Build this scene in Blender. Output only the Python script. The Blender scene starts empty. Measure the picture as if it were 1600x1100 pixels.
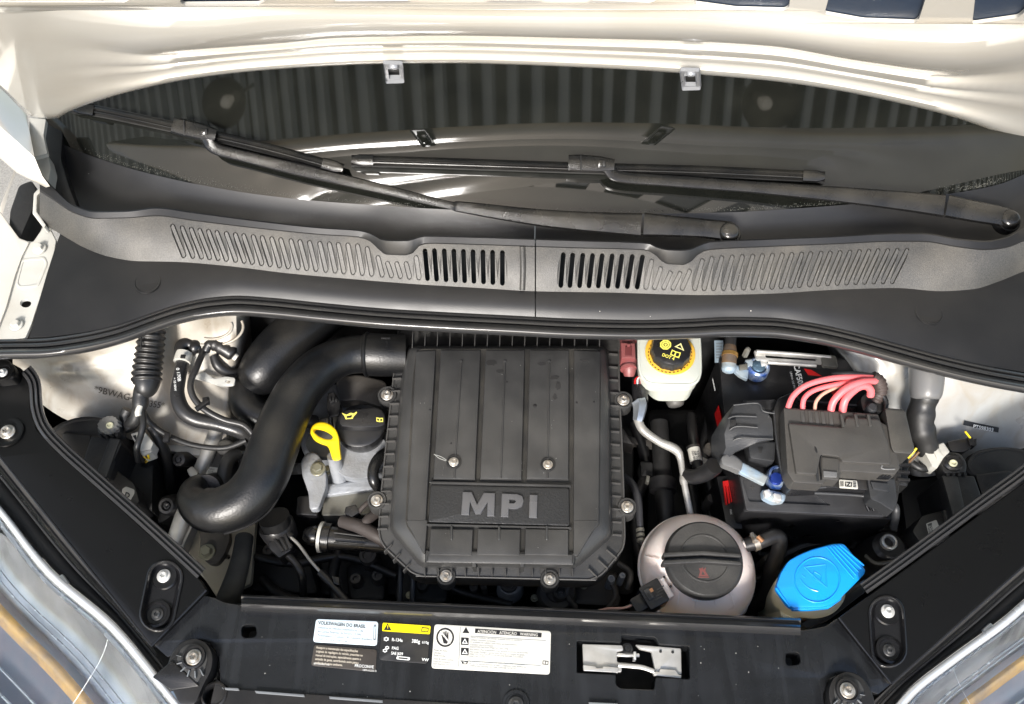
import bpy, bmesh, math, random
from mathutils import Vector, Matrix
from mathutils.geometry import tessellate_polygon
random.seed(7)
rad = math.radians
sc = bpy.context.scene
# ---------------------------------------------------------------- camera
F = 1333.3
CAM = Vector((0, -.525, .9093)); FW = Vector((0, .5, -.8660254)); UP = Vector((0, .8660254, .5))
cd = bpy.data.cameras.new('camera'); cam = bpy.data.objects.new('camera', cd); sc.collection.objects.link(cam)
cd.sensor_width = 36; cd.lens = 30; cd.clip_start = .02; cd.clip_end = 400
cam.location = CAM; cam.rotation_euler = (rad(30), 0, 0); sc.camera = cam
# ---------------------------------------------------------------- sky, sun, exposure
wd = bpy.data.worlds.new('World'); sc.world = wd; wd.use_nodes = True
nt = wd.node_tree; nt.nodes.clear()
sky = nt.nodes.new('ShaderNodeTexSky'); sky.sky_type = 'NISHITA'; sky.sun_disc = False
SUN_EL, SUN_AZ = rad(37), rad(194)
sky.sun_elevation = SUN_EL; sky.sun_rotation = SUN_AZ; sky.dust_density = 2.5; sky.air_density = 1.2
bg = nt.nodes.new('ShaderNodeBackground'); bg.inputs[1].default_value = .15
wo = nt.nodes.new('ShaderNodeOutputWorld')
nt.links.new(sky.outputs[0], bg.inputs[0]); nt.links.new(bg.outputs[0], wo.inputs[0])
sl = bpy.data.lights.new('sun', 'SUN'); sl.energy = 3.0; sl.angle = rad(11); sl.color = (1, .97, .93)
so = bpy.data.objects.new('sun', sl); sc.collection.objects.link(so)
sdir = Vector((math.sin(SUN_AZ) * math.cos(SUN_EL), math.cos(SUN_AZ) * math.cos(SUN_EL), math.sin(SUN_EL)))
so.rotation_euler = sdir.to_track_quat('Z', 'Y').to_euler(); so.location = (0, -3, 4)
sc.view_settings.view_transform = 'Standard'; sc.view_settings.look = 'None'
sc.view_settings.gamma = 1; sc.view_settings.exposure = .95
sc.cycles.max_bounces = 8
# ---------------------------------------------------------------- helpers
C = sc.collection
WL = {}
def W(px, py, z=0.):
    d = FW + Vector(((px - 800) / F, 0, 0)) + UP * ((550 - py) / F)
    return CAM + d * ((z - CAM.z) / d.z)
def ray(px, py):
    return FW + Vector(((px - 800) / F, 0, 0)) + UP * ((550 - py) / F)
def plane(px, py, p0, n):
    d = ray(px, py); return CAM + d * ((p0 - CAM).dot(n) / d.dot(n))
def S(p): return (Vector(p) - CAM).dot(FW) / F
def V3(p): return p if isinstance(p, Vector) else W(*p)
def props(o, label=None, cat=None, group=None, kind=None):
    for k, v in (('label', label), ('category', cat), ('group', group), ('kind', kind)):
        if v: o[k] = v
    return o
def mk(name, V, Fc, mat, par=None, sm=38, org=None, recalc=True):
    if org is None:
        n = len(V); org = Vector((sum(v[0] for v in V) / n, sum(v[1] for v in V) / n, min(v[2] for v in V)))
    me = bpy.data.meshes.new(name)
    me.from_pydata([tuple(Vector(v) - org) for v in V], [], Fc)
    mats = mat if isinstance(mat, (list, tuple)) else [mat]
    for m in mats: me.materials.append(m)
    if recalc:
        bm = bmesh.new(); bm.from_mesh(me); bmesh.ops.recalc_face_normals(bm, faces=bm.faces[:]); bm.to_mesh(me); bm.free()
    me.polygons.foreach_set('use_smooth', [True] * len(me.polygons))
    me.set_sharp_from_angle(angle=rad(sm)); me.update()
    o = bpy.data.objects.new(name, me); C.objects.link(o); place(o, org, par); return o
def place(o, org, par=None):
    WL[o] = Vector(org)
    o.location = Vector(org) - (WL[par] if par else Vector((0, 0, 0)))
    if par: o.parent = par
def thing(name, label, cat, at, group=None):
    o = bpy.data.objects.new(name, None); o.empty_display_size = .02; C.objects.link(o)
    place(o, V3(at)); return props(o, label, cat, group)
def inst(src, at, par=None, s=1, rz=0):
    o = src.copy()
    for k in ('label', 'category', 'group'):
        if k in o: del o[k]
    C.objects.link(o); o.parent = None; place(o, V3(at), par); o.scale = (s, s, s); o.rotation_euler.z = rz; return o
def PL(pts):
    X = [p[0] for p in pts]; Y = [p[1] for p in pts]; n = len(X)
    m = [0] * n
    for i in range(n):
        if i == 0: m[i] = (Y[1] - Y[0]) / (X[1] - X[0])
        elif i == n - 1: m[i] = (Y[-1] - Y[-2]) / (X[-1] - X[-2])
        else:
            a = (Y[i] - Y[i-1]) / (X[i] - X[i-1]); b = (Y[i+1] - Y[i]) / (X[i+1] - X[i])
            m[i] = 0 if a * b <= 0 else 2 * a * b / (a + b)
    def f(x):
        if x <= X[0]: return Y[0] + m[0] * (x - X[0])
        if x >= X[-1]: return Y[-1] + m[-1] * (x - X[-1])
        i = 0
        while x > X[i+1]: i += 1
        h = X[i+1] - X[i]; t = (x - X[i]) / h
        return (2*t**3 - 3*t*t + 1) * Y[i] + (t**3 - 2*t*t + t) * h * m[i] + (3*t*t - 2*t**3) * Y[i+1] + (t**3 - t*t) * h * m[i+1]
    return f
def grid(name, rows, mat, par=None, sm=38, thick=0, closed=False, **k):
    nr, nc = len(rows), len(rows[0]); V = [v for r in rows for v in r]; Fc = []
    for i in range(nr - 1):
        for j in range(nc - 1 if not closed else nc):
            a, b = i * nc + j, i * nc + (j + 1) % nc
            Fc.append((a, b, b + nc, a + nc))
    if thick:
        n0 = len(V); V = V + [Vector(v) + Vector((0, 0, -thick)) for v in V]
        Fc += [tuple(i + n0 for i in reversed(f)) for f in Fc]
        per = [j for j in range(nc)] + [i * nc + nc - 1 for i in range(1, nr)] + [(nr-1) * nc + j for j in range(nc - 2, -1, -1)] + [i * nc for i in range(nr - 2, 0, -1)]
        for a, b in zip(per, per[1:] + per[:1]): Fc.append((a, b, b + n0, a + n0))
    return mk(name, V, Fc, mat, par, sm, **k)
def area(p): return sum(p[i][0] * p[(i+1) % len(p)][1] - p[(i+1) % len(p)][0] * p[i][1] for i in range(len(p))) / 2
def fillet(p, r, n=4):
    if not r: return [tuple(q) for q in p]
    out = []
    for i in range(len(p)):
        a, b, c = Vector(p[i-1][:2]), Vector(p[i][:2]), Vector(p[(i+1) % len(p)][:2])
        rr = min(r if not hasattr(r, '__len__') else r[i], (a-b).length * .45, (c-b).length * .45)
        if rr < .3: out.append(tuple(b)); continue
        s, e = b + (a-b).normalized() * rr, b + (c-b).normalized() * rr
        for k in range(n + 1):
            t = k / n; q = s * (1-t)**2 + b * 2*t*(1-t) + e * t*t; out.append(tuple(q))
    return out
def offs(p, d):
    """inward offset of polygon p by d px"""
    sg = 1 if area(p) > 0 else -1; n = len(p); out = []
    for i in range(n):
        a, b, c = Vector(p[i-1][:2]), Vector(p[i][:2]), Vector(p[(i+1) % n][:2])
        u, v = (b-a), (c-b)
        if u.length < 1e-6: u = v
        if v.length < 1e-6: v = u
        n1 = Vector((-u.y, u.x)).normalized() * sg; n2 = Vector((-v.y, v.x)).normalized() * sg
        m = n1 + n2
        if m.length < .2: m = n1
        else: m = m / max(.35, (m.length_squared / 2))
        out.append((b.x + m.x * d, b.y + m.y * d))
    return out
def slab(name, pts, z, t, mat, par=None, r=0, b=1.5, holes=(), sm=38, flare=0, hb=0, bottom=False, seg=2):
    """extruded plate: outline pts in px on surface z (number or f(px,py)), t metres thick, b px of rounded top edge"""
    zf = z if callable(z) else (lambda x, y: z)
    o0 = fillet(pts, r); V = []; Fc = []
    def ring(poly, dz, lift=0):
        s = len(V)
        for (x, y) in poly: V.append(W(x, y, zf(x, y) - dz))
        return list(range(s, s + len(poly)))
    def skin(A, B):
        for i in range(len(A)): j = (i+1) % len(A); Fc.append((A[i], A[j], B[j], B[i]))
    sc_ = S(W(o0[0][0], o0[0][1], zf(*o0[0])))
    bm_ = b * sc_
    loops = []
    top0 = ring(o0, bm_)
    lo = []
    for (x, y) in (offs(o0, -flare) if flare else o0):
        p = W(x, y, zf(x, y) - bm_); V.append(Vector((p.x, p.y, p.z - t + bm_))); lo.append(len(V) - 1)
    skin(top0, lo); prev = top0
    poly = o0
    if b:
        for k in range(1, seg + 1):
            a = math.pi / 2 * k / seg
            poly = offs(o0, b * (1 - math.cos(a))); cur = ring(poly, bm_ * (1 - math.sin(a))); skin(prev, cur); prev = cur
    loops.append((poly, prev))
    for h in holes:
        hh = h; inn = ring(hh, hb * sc_)
        hp = hh
        tp = inn
        if hb:
            hp = offs(hh, -hb); tp = ring(hp, 0); skin(inn, tp)
        l2 = []
        for i in inn: p = V[i]; V.append(Vector((p.x, p.y, p.z - t + (hb * sc_)))); l2.append(len(V) - 1)
        skin(inn, l2); loops.append((hp, tp))
    ids = [i for _, l in loops for i in l]
    tris = tessellate_polygon([[Vector((x, y, 0)) for x, y in p] for p, _ in loops])
    for tr in tris:
        f = tuple(ids[i] for i in tr)
        if len(set(f)) == 3: Fc.append(f)
    if bottom: Fc.append(tuple(reversed(lo)))
    return mk(name, V, Fc, mat, par, sm)
def pillow(name, q, z, t, mat, par=None, b=3, n=(6, 6), bz=None, sm=38):
    """bilinear quad plate q=TL,TR,BR,BL px with rounded borders"""
    zf = z if callable(z) else (lambda x, y: z)
    q = [Vector(p[:2]) for p in q]
    def pt(u, v): return (q[0] * (1-u) + q[1] * u) * (1-v) + (q[3] * (1-u) + q[2] * u) * v
    wpx = ((q[0]-q[1]).length + (q[3]-q[2]).length) / 2; hpx = ((q[0]-q[3]).length + (q[1]-q[2]).length) / 2
    sc_ = S(W(q[0].x, q[0].y, zf(*q[0])));
    def ax(L, k):
        e = b / L; c = [0, 0, .3 * e, e] + [e + (1 - 2*e) * i / k for i in range(1, k)]
        return c + [1 - x for x in (e, .3 * e, 0, 0)]
    us, vs = ax(wpx, n[0]), ax(hpx, n[1]); bd = (bz if bz is not None else b * sc_ * .8)
    rows = []
    dd = lambda i, L: t if i in (0, L - 1) else (bd if i in (1, L - 2) else (bd * .35 if i in (2, L - 3) else 0))
    for j, v in enumerate(vs):
        row = []
        for i, u in enumerate(us):
            p = pt(u, v); row.append(W(p.x, p.y, zf(p.x, p.y)) + Vector((0, 0, -max(dd(i, len(us)), dd(j, len(vs))))))
        rows.append(row)
    return grid(name, rows, mat, par, sm)
def crom(P, seg):
    out = []
    for i in range(len(P) - 1):
        p0 = P[max(i-1, 0)]; p1 = P[i]; p2 = P[i+1]; p3 = P[min(i+2, len(P)-1)]
        for k in range(seg):
            t = k / seg
            out.append((p1 * 2 + (p2 - p0) * t + (p0 * 2 - p1 * 5 + p2 * 4 - p3) * t*t + (p1 * 3 - p0 - p2 * 3 + p3) * t**3) / 2)
    out.append(P[-1].copy()); return out
def tube(name, pts, r, mat, par=None, seg=6, n=14, ribs=None, cap=True, round_=0, sm=50, flat=None):
    P = [V3(p) for p in pts]
    rr = list(r) if hasattr(r, '__len__') else [r] * len(P)
    Q = [Vector((p.x, p.y, p.z, a * S(p))) for p, a in zip(P, rr)]
    Q = crom(Q, seg); pos = [Vector(q[:3]) for q in Q]; R_ = [max(q[3], 1e-5) for q in Q]
    L = [0]
    for a, b in zip(pos, pos[1:]): L.append(L[-1] + (b-a).length)
    if ribs:
        R_ = [q * (1 + ribs[1] * math.cos(2 * math.pi * ribs[0] * l / L[-1])) for q, l in zip(R_, L)]
    if round_:
        t0 = (pos[1]-pos[0]).normalized(); t1 = (pos[-1]-pos[-2]).normalized()
        for side in (0, 1):
            a, t, q = (pos[0], -t0, R_[0]) if side == 0 else (pos[-1], t1, R_[-1])
            ex = [(a + t * q * round_ * math.sin(x), q * math.cos(x)) for x in (.5, .9, 1.2, 1.45)]
            if side == 0: pos = [e[0] for e in reversed(ex)] + pos; R_ = [e[1] for e in reversed(ex)] + R_
            else: pos += [e[0] for e in ex]; R_ += [e[1] for e in ex]
    T = [(pos[min(i+1, len(pos)-1)] - pos[max(i-1, 0)]).normalized() for i in range(len(pos))]
    nrm = T[0].orthogonal().normalized()
    if flat: nrm = (Vector((0, 0, 1)) - T[0] * T[0].z).normalized()
    rows = []
    for p, t, q in zip(pos, T, R_):
        nrm = (nrm - t * nrm.dot(t)).normalized(); bn = t.cross(nrm)
        fx = flat or 1
        rows.append([p + (nrm * math.cos(a) * fx + bn * math.sin(a)) * q for a in [2 * math.pi * k / n for k in range(n)]])
    V = [v for w in rows for v in w]; Fc = []
    for i in range(len(rows) - 1):
        for j in range(n): k = (j+1) % n; Fc.append((i*n+j, i*n+k, (i+1)*n+k, (i+1)*n+j))
    if cap: Fc += [tuple(reversed(range(n))), tuple(range((len(rows)-1)*n, len(rows)*n))]
    return mk(name, V, Fc, mat, par, sm)
def lathe(name, at, prof, mat, par=None, ax=(0, 0, 1), seg=40, mod=None, sm=38, cap=False, ell=1):
    """prof: (radius px, height m)"""
    at = V3(at); s = S(at); ax = Vector(ax).normalized(); q = ax.to_track_quat('Z', 'Y')
    V = []; rows = []
    for k, pr in enumerate(prof):
        st = len(V)
        if pr[0] == 0: V.append(at + ax * pr[1]); rows.append([st]); continue
        for i in range(seg):
            a = 2 * math.pi * i / seg; rr = pr[0] * s
            if mod: rr *= mod(k, a)
            V.append(at + q @ Vector((rr * math.cos(a), rr * math.sin(a) * ell, pr[1])))
        rows.append(list(range(st, st + seg)))
    Fc = []
    for A, B in zip(rows, rows[1:]):
        for i in range(seg):
            j = (i+1) % seg
            if len(A) == 1 and len(B) == 1: break
            if len(A) == 1: Fc.append((A[0], B[i], B[j]))
            elif len(B) == 1: Fc.append((A[i], A[j], B[0]))
            else: Fc.append((A[i], A[j], B[j], B[i]))
    if cap: Fc.append(tuple(rows[-1]))
    return mk(name, V, Fc, mat, par, sm)
def box(name, at, dim, mat, par=None, rot=(0, 0, 0), b=.001):
    """centre (px,py,z) or Vector, dims metres"""
    at = V3(at); bm = bmesh.new(); bmesh.ops.create_cube(bm, size=1)
    bmesh.ops.scale(bm, vec=dim, verts=bm.verts)
    if b: bmesh.ops.bevel(bm, geom=bm.edges[:], offset=min(b, min(dim) * .4), segments=2, affect='EDGES', profile=.5)
    M = Matrix.Rotation(rot[2], 3, 'Z') @ Matrix.Rotation(rot[1], 3, 'Y') @ Matrix.Rotation(rot[0], 3, 'X')
    V = [at + M @ v.co for v in bm.verts]; Fc = [tuple(v.index for v in f.verts) for f in bm.faces]; bm.free()
    return mk(name, V, Fc, mat, par)
def text(name, s, px, py, z, size, mat, par=None, ang=0, t=.0002, bold=0, shear=0, align='LEFT', surf=None, sx=1, res=3):
    cu = bpy.data.curves.new('t', 'FONT'); cu.body = s; cu.size = 1; cu.align_x = align; cu.offset = bold; cu.resolution_u = res
    ob = bpy.data.objects.new('t', cu); C.objects.link(ob); bpy.context.view_layer.update()
    me = bpy.data.meshes.new_from_object(ob.evaluated_get(bpy.context.evaluated_depsgraph_get()))
    ca, sa = math.cos(rad(ang)), math.sin(rad(ang)); V = []
    for v in me.vertices:
        u, w = v.co.x * size * sx, v.co.y * size; u += shear * w
        X, Y = px + u * ca - w * sa, py - (u * sa + w * ca)
        V.append(surf(X, Y) if surf else W(X, Y, z + t))
    Fc = [tuple(p.vertices) for p in me.polygons]
    bpy.data.objects.remove(ob); bpy.data.curves.remove(cu); bpy.data.meshes.remove(me)
    return mk(name, V, Fc, mat, par) if V else None
# ---------------------------------------------------------------- materials
MC = {}
def M(name, col, rough=.5, metal=0, bump=(0, 0), bump2=None, var=None, dust=0, dcol=(.42, .38, .3), coat=0, ior=1.5, trans=0, specks=0, rv=.12, streak=0, alpha=1, sss=0):
    if name in MC: return MC[name]
    m = bpy.data.materials.new(name); m.use_nodes = True; t = m.node_tree; N = t.nodes; L = t.links.new
    bs = N['Principled BSDF']; tc = N.new('ShaderNodeTexCoord'); geo = N.new('ShaderNodeNewGeometry')
    def noise(scale, det=4, src=None, dis=0):
        n = N.new('ShaderNodeTexNoise'); n.inputs['Scale'].default_value = scale; n.inputs['Detail'].default_value = det
        n.inputs['Distortion'].default_value = dis; L(src or geo.outputs['Position'], n.inputs['Vector']); return n.outputs['Fac']
    def ramp(v, a, b):
        r = N.new('ShaderNodeMapRange'); r.inputs[1].default_value = a; r.inputs[2].default_value = b; L(v, r.inputs[0]); return r.outputs[0]
    def mix(f, a, b):
        x = N.new('ShaderNodeMix'); x.data_type = 'RGBA'
        if isinstance(f, float): x.inputs[0].default_value = f
        else: L(f, x.inputs[0])
        for k, c in ((6, a), (7, b)):
            if isinstance(c, tuple): x.inputs[k].default_value = (*c, 1)
            else: L(c, x.inputs[k])
        return x.outputs[2]
    def mul(a, b):
        x = N.new('ShaderNodeMath'); x.operation = 'MULTIPLY'; L(a, x.inputs[0])
        if isinstance(b, (int, float)): x.inputs[1].default_value = b
        else: L(b, x.inputs[1])
        return x.outputs[0]
    c = tuple(col)
    if var: c = mix(ramp(noise(var[1], 6), .35, .65), c, tuple(var[0]))
    if streak:
        mp = N.new('ShaderNodeMapping'); mp.inputs['Scale'].default_value = (streak[1], streak[1] * .12, streak[1]); L(geo.outputs['Position'], mp.inputs[0])
        c = mix(mul(ramp(noise(1, 5, mp.outputs[0], 1.5), .45, .7), streak[2]), c, tuple(streak[0]))
    if dust:
        sep = N.new('ShaderNodeSeparateXYZ'); L(geo.outputs['Normal'], sep.inputs[0])
        f = mul(mul(ramp(noise(22, 8), .38, .8), ramp(sep.outputs[2], .1, .9)), dust)
        c = mix(f, c, dcol)
        f2 = mul(ramp(noise(900, 2), .62, .75), dust * .7); c = mix(f2, c, dcol)
    if specks:
        vo = N.new('ShaderNodeTexVoronoi'); vo.inputs['Scale'].default_value = 70; L(geo.outputs['Position'], vo.inputs['Vector'])
        se = N.new('ShaderNodeSeparateColor'); L(vo.outputs['Color'], se.inputs[0])
        r1 = ramp(vo.outputs['Distance'], .055, .03); r2 = ramp(se.outputs[0], 1 - specks, 1 - specks + .01)
        c = mix(mul(mul(r1, r2), .7), c, (.6, .58, .52))
    if isinstance(c, tuple): bs.inputs['Base Color'].default_value = (*c, 1)
    else: L(c, bs.inputs['Base Color'])
    if rv and rough > .02:
        r = N.new('ShaderNodeMapRange'); r.inputs[1].default_value = .3; r.inputs[2].default_value = .7
        r.inputs[3].default_value = max(.01, rough - rv * rough * 2); r.inputs[4].default_value = min(1, rough + rv); L(noise(35, 7), r.inputs[0]); L(r.outputs[0], bs.inputs['Roughness'])
    else: bs.inputs['Roughness'].default_value = rough
    bs.inputs['Metallic'].default_value = metal; bs.inputs['IOR'].default_value = ior
    bs.inputs['Coat Weight'].default_value = coat; bs.inputs['Coat Roughness'].default_value = .06
    bs.inputs['Transmission Weight'].default_value = trans
    if sss: bs.inputs['Subsurface Weight'].default_value = sss; bs.inputs['Subsurface Scale'].default_value = .01; bs.inputs['Subsurface Radius'].default_value = (1, .8, .7)
    if bump[1]:
        bp = N.new('ShaderNodeBump'); bp.inputs['Strength'].default_value = bump[1]; bp.inputs['Distance'].default_value = .0006
        L(noise(bump[0], 3), bp.inputs['Height']); last = bp
        if bump2:
            b2 = N.new('ShaderNodeBump'); b2.inputs['Strength'].default_value = bump2[1]; b2.inputs['Distance'].default_value = .003
            L(noise(bump2[0], 4), b2.inputs['Height']); L(bp.outputs[0], b2.inputs['Normal']); last = b2
        L(last.outputs[0], bs.inputs['Normal'])
    MC[name] = m; return m
paint = M('cream_paint', (.63, .61, .56), .12, coat=.8, var=((.58, .545, .48), 7), dust=.1, dcol=(.55, .46, .34), rv=.03)
paintg = M('primer_paint', (.55, .55, .51), .38, bump=(60, .15), var=((.42, .41, .37), 9), dust=.4, dcol=(.3, .26, .2))
tower = M('tower_metal', (.41, .40, .365), .34, metal=.1, bump=(25, .25), bump2=(9, .15), var=((.33, .30, .25), 11), dust=.5, dcol=(.2, .15, .09), streak=((.24, .2, .15), 26, .7))
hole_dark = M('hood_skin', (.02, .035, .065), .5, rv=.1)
blk = M('satin_black', (.003, .003, .0031), .28, ior=1.4, bump=(700, .05), specks=.02, rv=.015)
cowlb = M('cowl_black', (.010, .010, .0106), .4, bump=(900, .12), specks=.03, dust=.03, dcol=(.2, .19, .17), rv=.03)
cowlg = M('cowl_grain', (.055, .053, .049), .42, bump=(1100, .5), var=((.03, .029, .027), 700), dust=.2, dcol=(.26, .23, .18), rv=.05)
rub = M('seal_rubber', (.026, .026, .027), .3, dust=.03, rv=.03, coat=.3)
rubm = M('rubber', (.010, .010, .011), .4, bump=(300, .2), dust=.12, dcol=(.16, .14, .11))
pl = M('grey_plastic', (.040, .0393, .038), .36, bump=(900, .3), var=((.027, .0268, .0265), 14), dust=.2, dcol=(.16, .155, .145), specks=.015, rv=.08)
plg = M('grained_plastic', (.019, .019, .019), .5, bump=(420, 1.0), rv=.06)
pl2 = M('black_plastic', (.011, .011, .012), .3, bump=(600, .2), dust=.1, dcol=(.2, .18, .15), specks=.03)
pl3 = M('duct_plastic', (.005, .0053, .006), .36, bump=(420, .45), dust=.05, rv=.05)
deep = M('grimy_black', (.011, .011, .011), .6, bump=(120, .5), dust=.15, dcol=(.05, .045, .04))
panel = M('panel_plastic', (.007, .0074, .0082), .22, bump=(150, .08), bump2=(14, .04), var=((.011, .012, .0135), 12), dust=.02, dcol=(.3, .33, .4), rv=.05, streak=((.035, .038, .043), 30, .3))
alu = M('cast_aluminium', (.36, .38, .41), .5, metal=.25, bump=(350, .9), bump2=(60, .4), var=((.23, .24, .25), 30), dust=.3, dcol=(.25, .2, .13))
tubal = M('tube_aluminium', (.42, .41, .38), .38, metal=.4, bump=(300, .4), var=((.28, .27, .25), 40), dust=.2)
steel = M('zinc_steel', (.6, .59, .56), .3, metal=.7, bump=(200, .3), var=((.35, .3, .24), 150))
steelb = M('bright_bolt', (.7, .7, .68), .3, metal=.5, bump=(200, .2))
chrome = M('latch_steel', (.62, .61, .58), .34, metal=.55, bump=(90, .15), var=((.5, .49, .46), 60), rv=.05)
white = M('white_plastic', (.52, .51, .46), .4, bump=(200, .1), dust=.2)
yel = M('yellow_plastic', (.85, .6, .012), .3, bump=(300, .08))
yelp = M('yellow_print', (.8, .72, .12), .5)
whp = M('white_print', (.75, .76, .74), .5)
blkp = M('black_print', (.012, .012, .014), .5)
M('orange_print', (.7, .4, .02), .45)
M('side_grey', (.035, .034, .032), .5, bump=(600, .3), dust=.12)
M('lug_grey', (.12, .12, .12), .5, bump=(300, .4))
redp = M('red_print', (.5, .012, .012), .4)
blue = M('blue_cap_plastic', (.005, .27, .78), .3, bump=(250, .1), sss=.15, rv=.05)
# ---------------------------------------------------------------- setting: ground, carport roof, bay
ZG = -.86
asph = M('concrete', (.24, .23, .215), .9, bump=(250, 1), bump2=(60, .6), var=((.33, .32, .3), 200))
mk('ground', [(-30, -30, ZG), (30, -30, ZG), (30, 30, ZG), (-30, 30, ZG)], [(0, 1, 2, 3)], asph)['kind'] = 'structure'
# corrugated roof of the carport, ribs running front to back
roof_translucent = M('translucent_roof_sheet', (.5, .53, .52), .6, metal=.0, bump=(6, .1), var=((.4, .43, .42), 2))
tl_ = roof_translucent.node_tree.nodes.new('ShaderNodeBsdfTranslucent'); tl_.inputs[0].default_value = (.17, .18, .175, 1)  # translucency added: sun passes through, brightening the mirrored roof and the bay
ad_ = roof_translucent.node_tree.nodes.new('ShaderNodeAddShader'); ou_ = roof_translucent.node_tree.nodes['Material Output']
roof_translucent.node_tree.links.new(roof_translucent.node_tree.nodes['Principled BSDF'].outputs[0], ad_.inputs[0]); roof_translucent.node_tree.links.new(tl_.outputs[0], ad_.inputs[1]); roof_translucent.node_tree.links.new(ad_.outputs[0], ou_.inputs[0])
roof_shade = M('shaded_roof_rib', (.2, .21, .2), .6, bump=(6, .1), var=((.13, .14, .135), 2))  # darker copy for the rib faces: corrugation shading painted in as colour
RZ = 3.6; cols = []; x = -9.0
while x < 9:
    cols += [(x, 0), (x + .06, 0), (x + .075, .1), (x + .135, .1)]; x += .15
roof = grid('carport_roof', [[Vector((a, y, RZ + h)) for a, h in cols] for y in (-.9, 4, 9)], [roof_translucent, roof_shade], sm=10)
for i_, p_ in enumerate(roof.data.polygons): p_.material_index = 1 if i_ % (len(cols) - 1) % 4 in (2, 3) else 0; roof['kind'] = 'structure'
lampm = M('lamp_metal', (.25, .24, .22), .5, metal=.5); bulbm = bpy.data.materials.new('lamp_glass'); bulbm.use_nodes = True
bb = bulbm.node_tree.nodes['Principled BSDF']; bb.inputs['Emission Color'].default_value = (1, .9, .72, 1); bb.inputs['Emission Strength'].default_value = .5
LAMPS = [((1.34, -.12), 'round high bay lamp mirrored in the right of the windscreen'), ((-1.9, -.05), 'round high bay lamp mirrored in the left of the windscreen')]
for (lx, ly), lb in LAMPS:
    t = thing('high_bay_lamp', lb, 'lamp', Vector((lx, ly, RZ - .6)), 'lamps hanging under the carport roof')
    p0 = Vector((lx, ly, RZ - .6)); s0 = S(p0) if S(p0) > 0 else -S(p0)
    k = 1 / S(p0)
    lathe('shade', p0, [(.19 * k, 0), (.18 * k, .04), (.1 * k, .16), (.05 * k, .2), (0, .2)], lampm, t, seg=32, ell=.62)
    lathe('bulb', p0 + Vector((0, 0, .02)), [(0, -.03), (.035 * k, -.02), (.05 * k, .02), (.03 * k, .1)], bulbm, t, seg=20, ell=.62)
    lathe('stem', p0 + Vector((0, 0, .2)), [(.01 * k, 0), (.01 * k, .4)], lampm, t, seg=8)
# the inside of the engine bay: floor tray and dark walls
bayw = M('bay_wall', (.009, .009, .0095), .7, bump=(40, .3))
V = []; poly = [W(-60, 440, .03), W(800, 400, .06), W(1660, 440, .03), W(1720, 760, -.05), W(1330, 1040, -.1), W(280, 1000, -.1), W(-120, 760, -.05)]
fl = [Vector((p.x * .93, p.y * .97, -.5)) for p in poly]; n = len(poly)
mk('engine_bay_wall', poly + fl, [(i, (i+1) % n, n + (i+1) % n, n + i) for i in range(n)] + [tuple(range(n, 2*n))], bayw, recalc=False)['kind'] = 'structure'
# ---------------------------------------------------------------- windscreen
GB = PL([(60, 205), (105, 228), (150, 246), (200, 262), (250, 275), (300, 286), (400, 303), (500, 314), (600, 321), (700, 327), (837, 332), (950, 334), (1060, 333), (1150, 331), (1250, 325), (1400, 312), (1500, 300), (1560, 288), (1600, 272), (1660, 240)])
GZ0 = .105; SL = 27
gn = Vector((0, -math.sin(rad(SL)), math.cos(rad(SL))))
def G(px, py, off=0.):
    return plane(px, py, W(px, GB(px), GZ0) + gn * off, gn)
glassm = M('windscreen_glass', (.006, .0065, .0055), .03, dust=.035, dcol=(.14, .14, .11), ior=1.62, rv=0, bump=(3, .0))
mN = glassm.node_tree  # dust speckles on the glass
xs = [60 + (1660 - 60) * i / 60 for i in range(61)]
ws = thing('windscreen', 'dark windscreen under the raised bonnet, mirroring the corrugated roof', 'windscreen', W(800, 332, .1))
grid('glass', [[G(x, GB(x) + 6 + (-260 - GB(x)) * s) for x in xs] for s in [i / 14 for i in range(15)]], glassm, ws)
grime = M('dried_grime', (.13, .13, .115), .9, bump=(300, 1)); V = []; Fc = []
for i in range(2000):   # gritty dirt caught along the foot of the glass
    a = random.random(); x = 150 + 1400 * a if i % 5 else random.choice((random.gauss(230, 60), random.gauss(1530, 25)))
    if 640 < x < 1000 and random.random() < .6: continue
    y = GB(x) - 2 - abs(random.gauss(0, 3.2 if 420 < x < 1450 else 5)); s = random.uniform(.25, .8)
    b0 = len(V); c = G(x, y, .0006)
    for k in range(3):
        an = random.random() * 2 + k * 2.1; V.append(c + Vector((math.cos(an), math.sin(an), math.sin(an) * .5)) * s * .0007)
    V.append(c + Vector((0, 0, .0012 * s))); Fc += [(b0, b0+1, b0+3), (b0+1, b0+2, b0+3), (b0+2, b0, b0+3)]
mk('dirt', V, Fc, grime, ws)['kind'] = 'stuff'
# ---------------------------------------------------------------- bonnet (seen from below, raised)
E = PL([(-130, 40), (-60, 92), (0, 137), (30, 168), (45, 181), (85, 186), (110, 173), (200, 144), (300, 123), (400, 111), (500, 104), (600, 100), (720, 99), (800, 101), (900, 105), (1000, 110), (1070, 115), (1200, 126), (1300, 140), (1400, 160), (1500, 186), (1600, 224), (1760, 300)])
BM = PL([(-130, 20), (0, 56), (110, 62), (240, 80), (440, 69), (530, 61), (700, 58), (900, 62), (1060, 66), (1200, 74), (1350, 98), (1480, 112), (1600, 98), (1760, 60)])
BU = PL([(-130, -5), (0, 22), (110, 16), (300, 20), (440, 12), (800, 17), (1060, 19), (1200, 30), (1400, 52), (1500, 55), (1600, 44), (1760, 30)])
HD = Vector((0, -.5, .8660)); HN = Vector((0, -.8660, -.5)); H0 = CAM + ray(800, 103) * ((.2055 + .525) / ray(800, 103).y)
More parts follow.
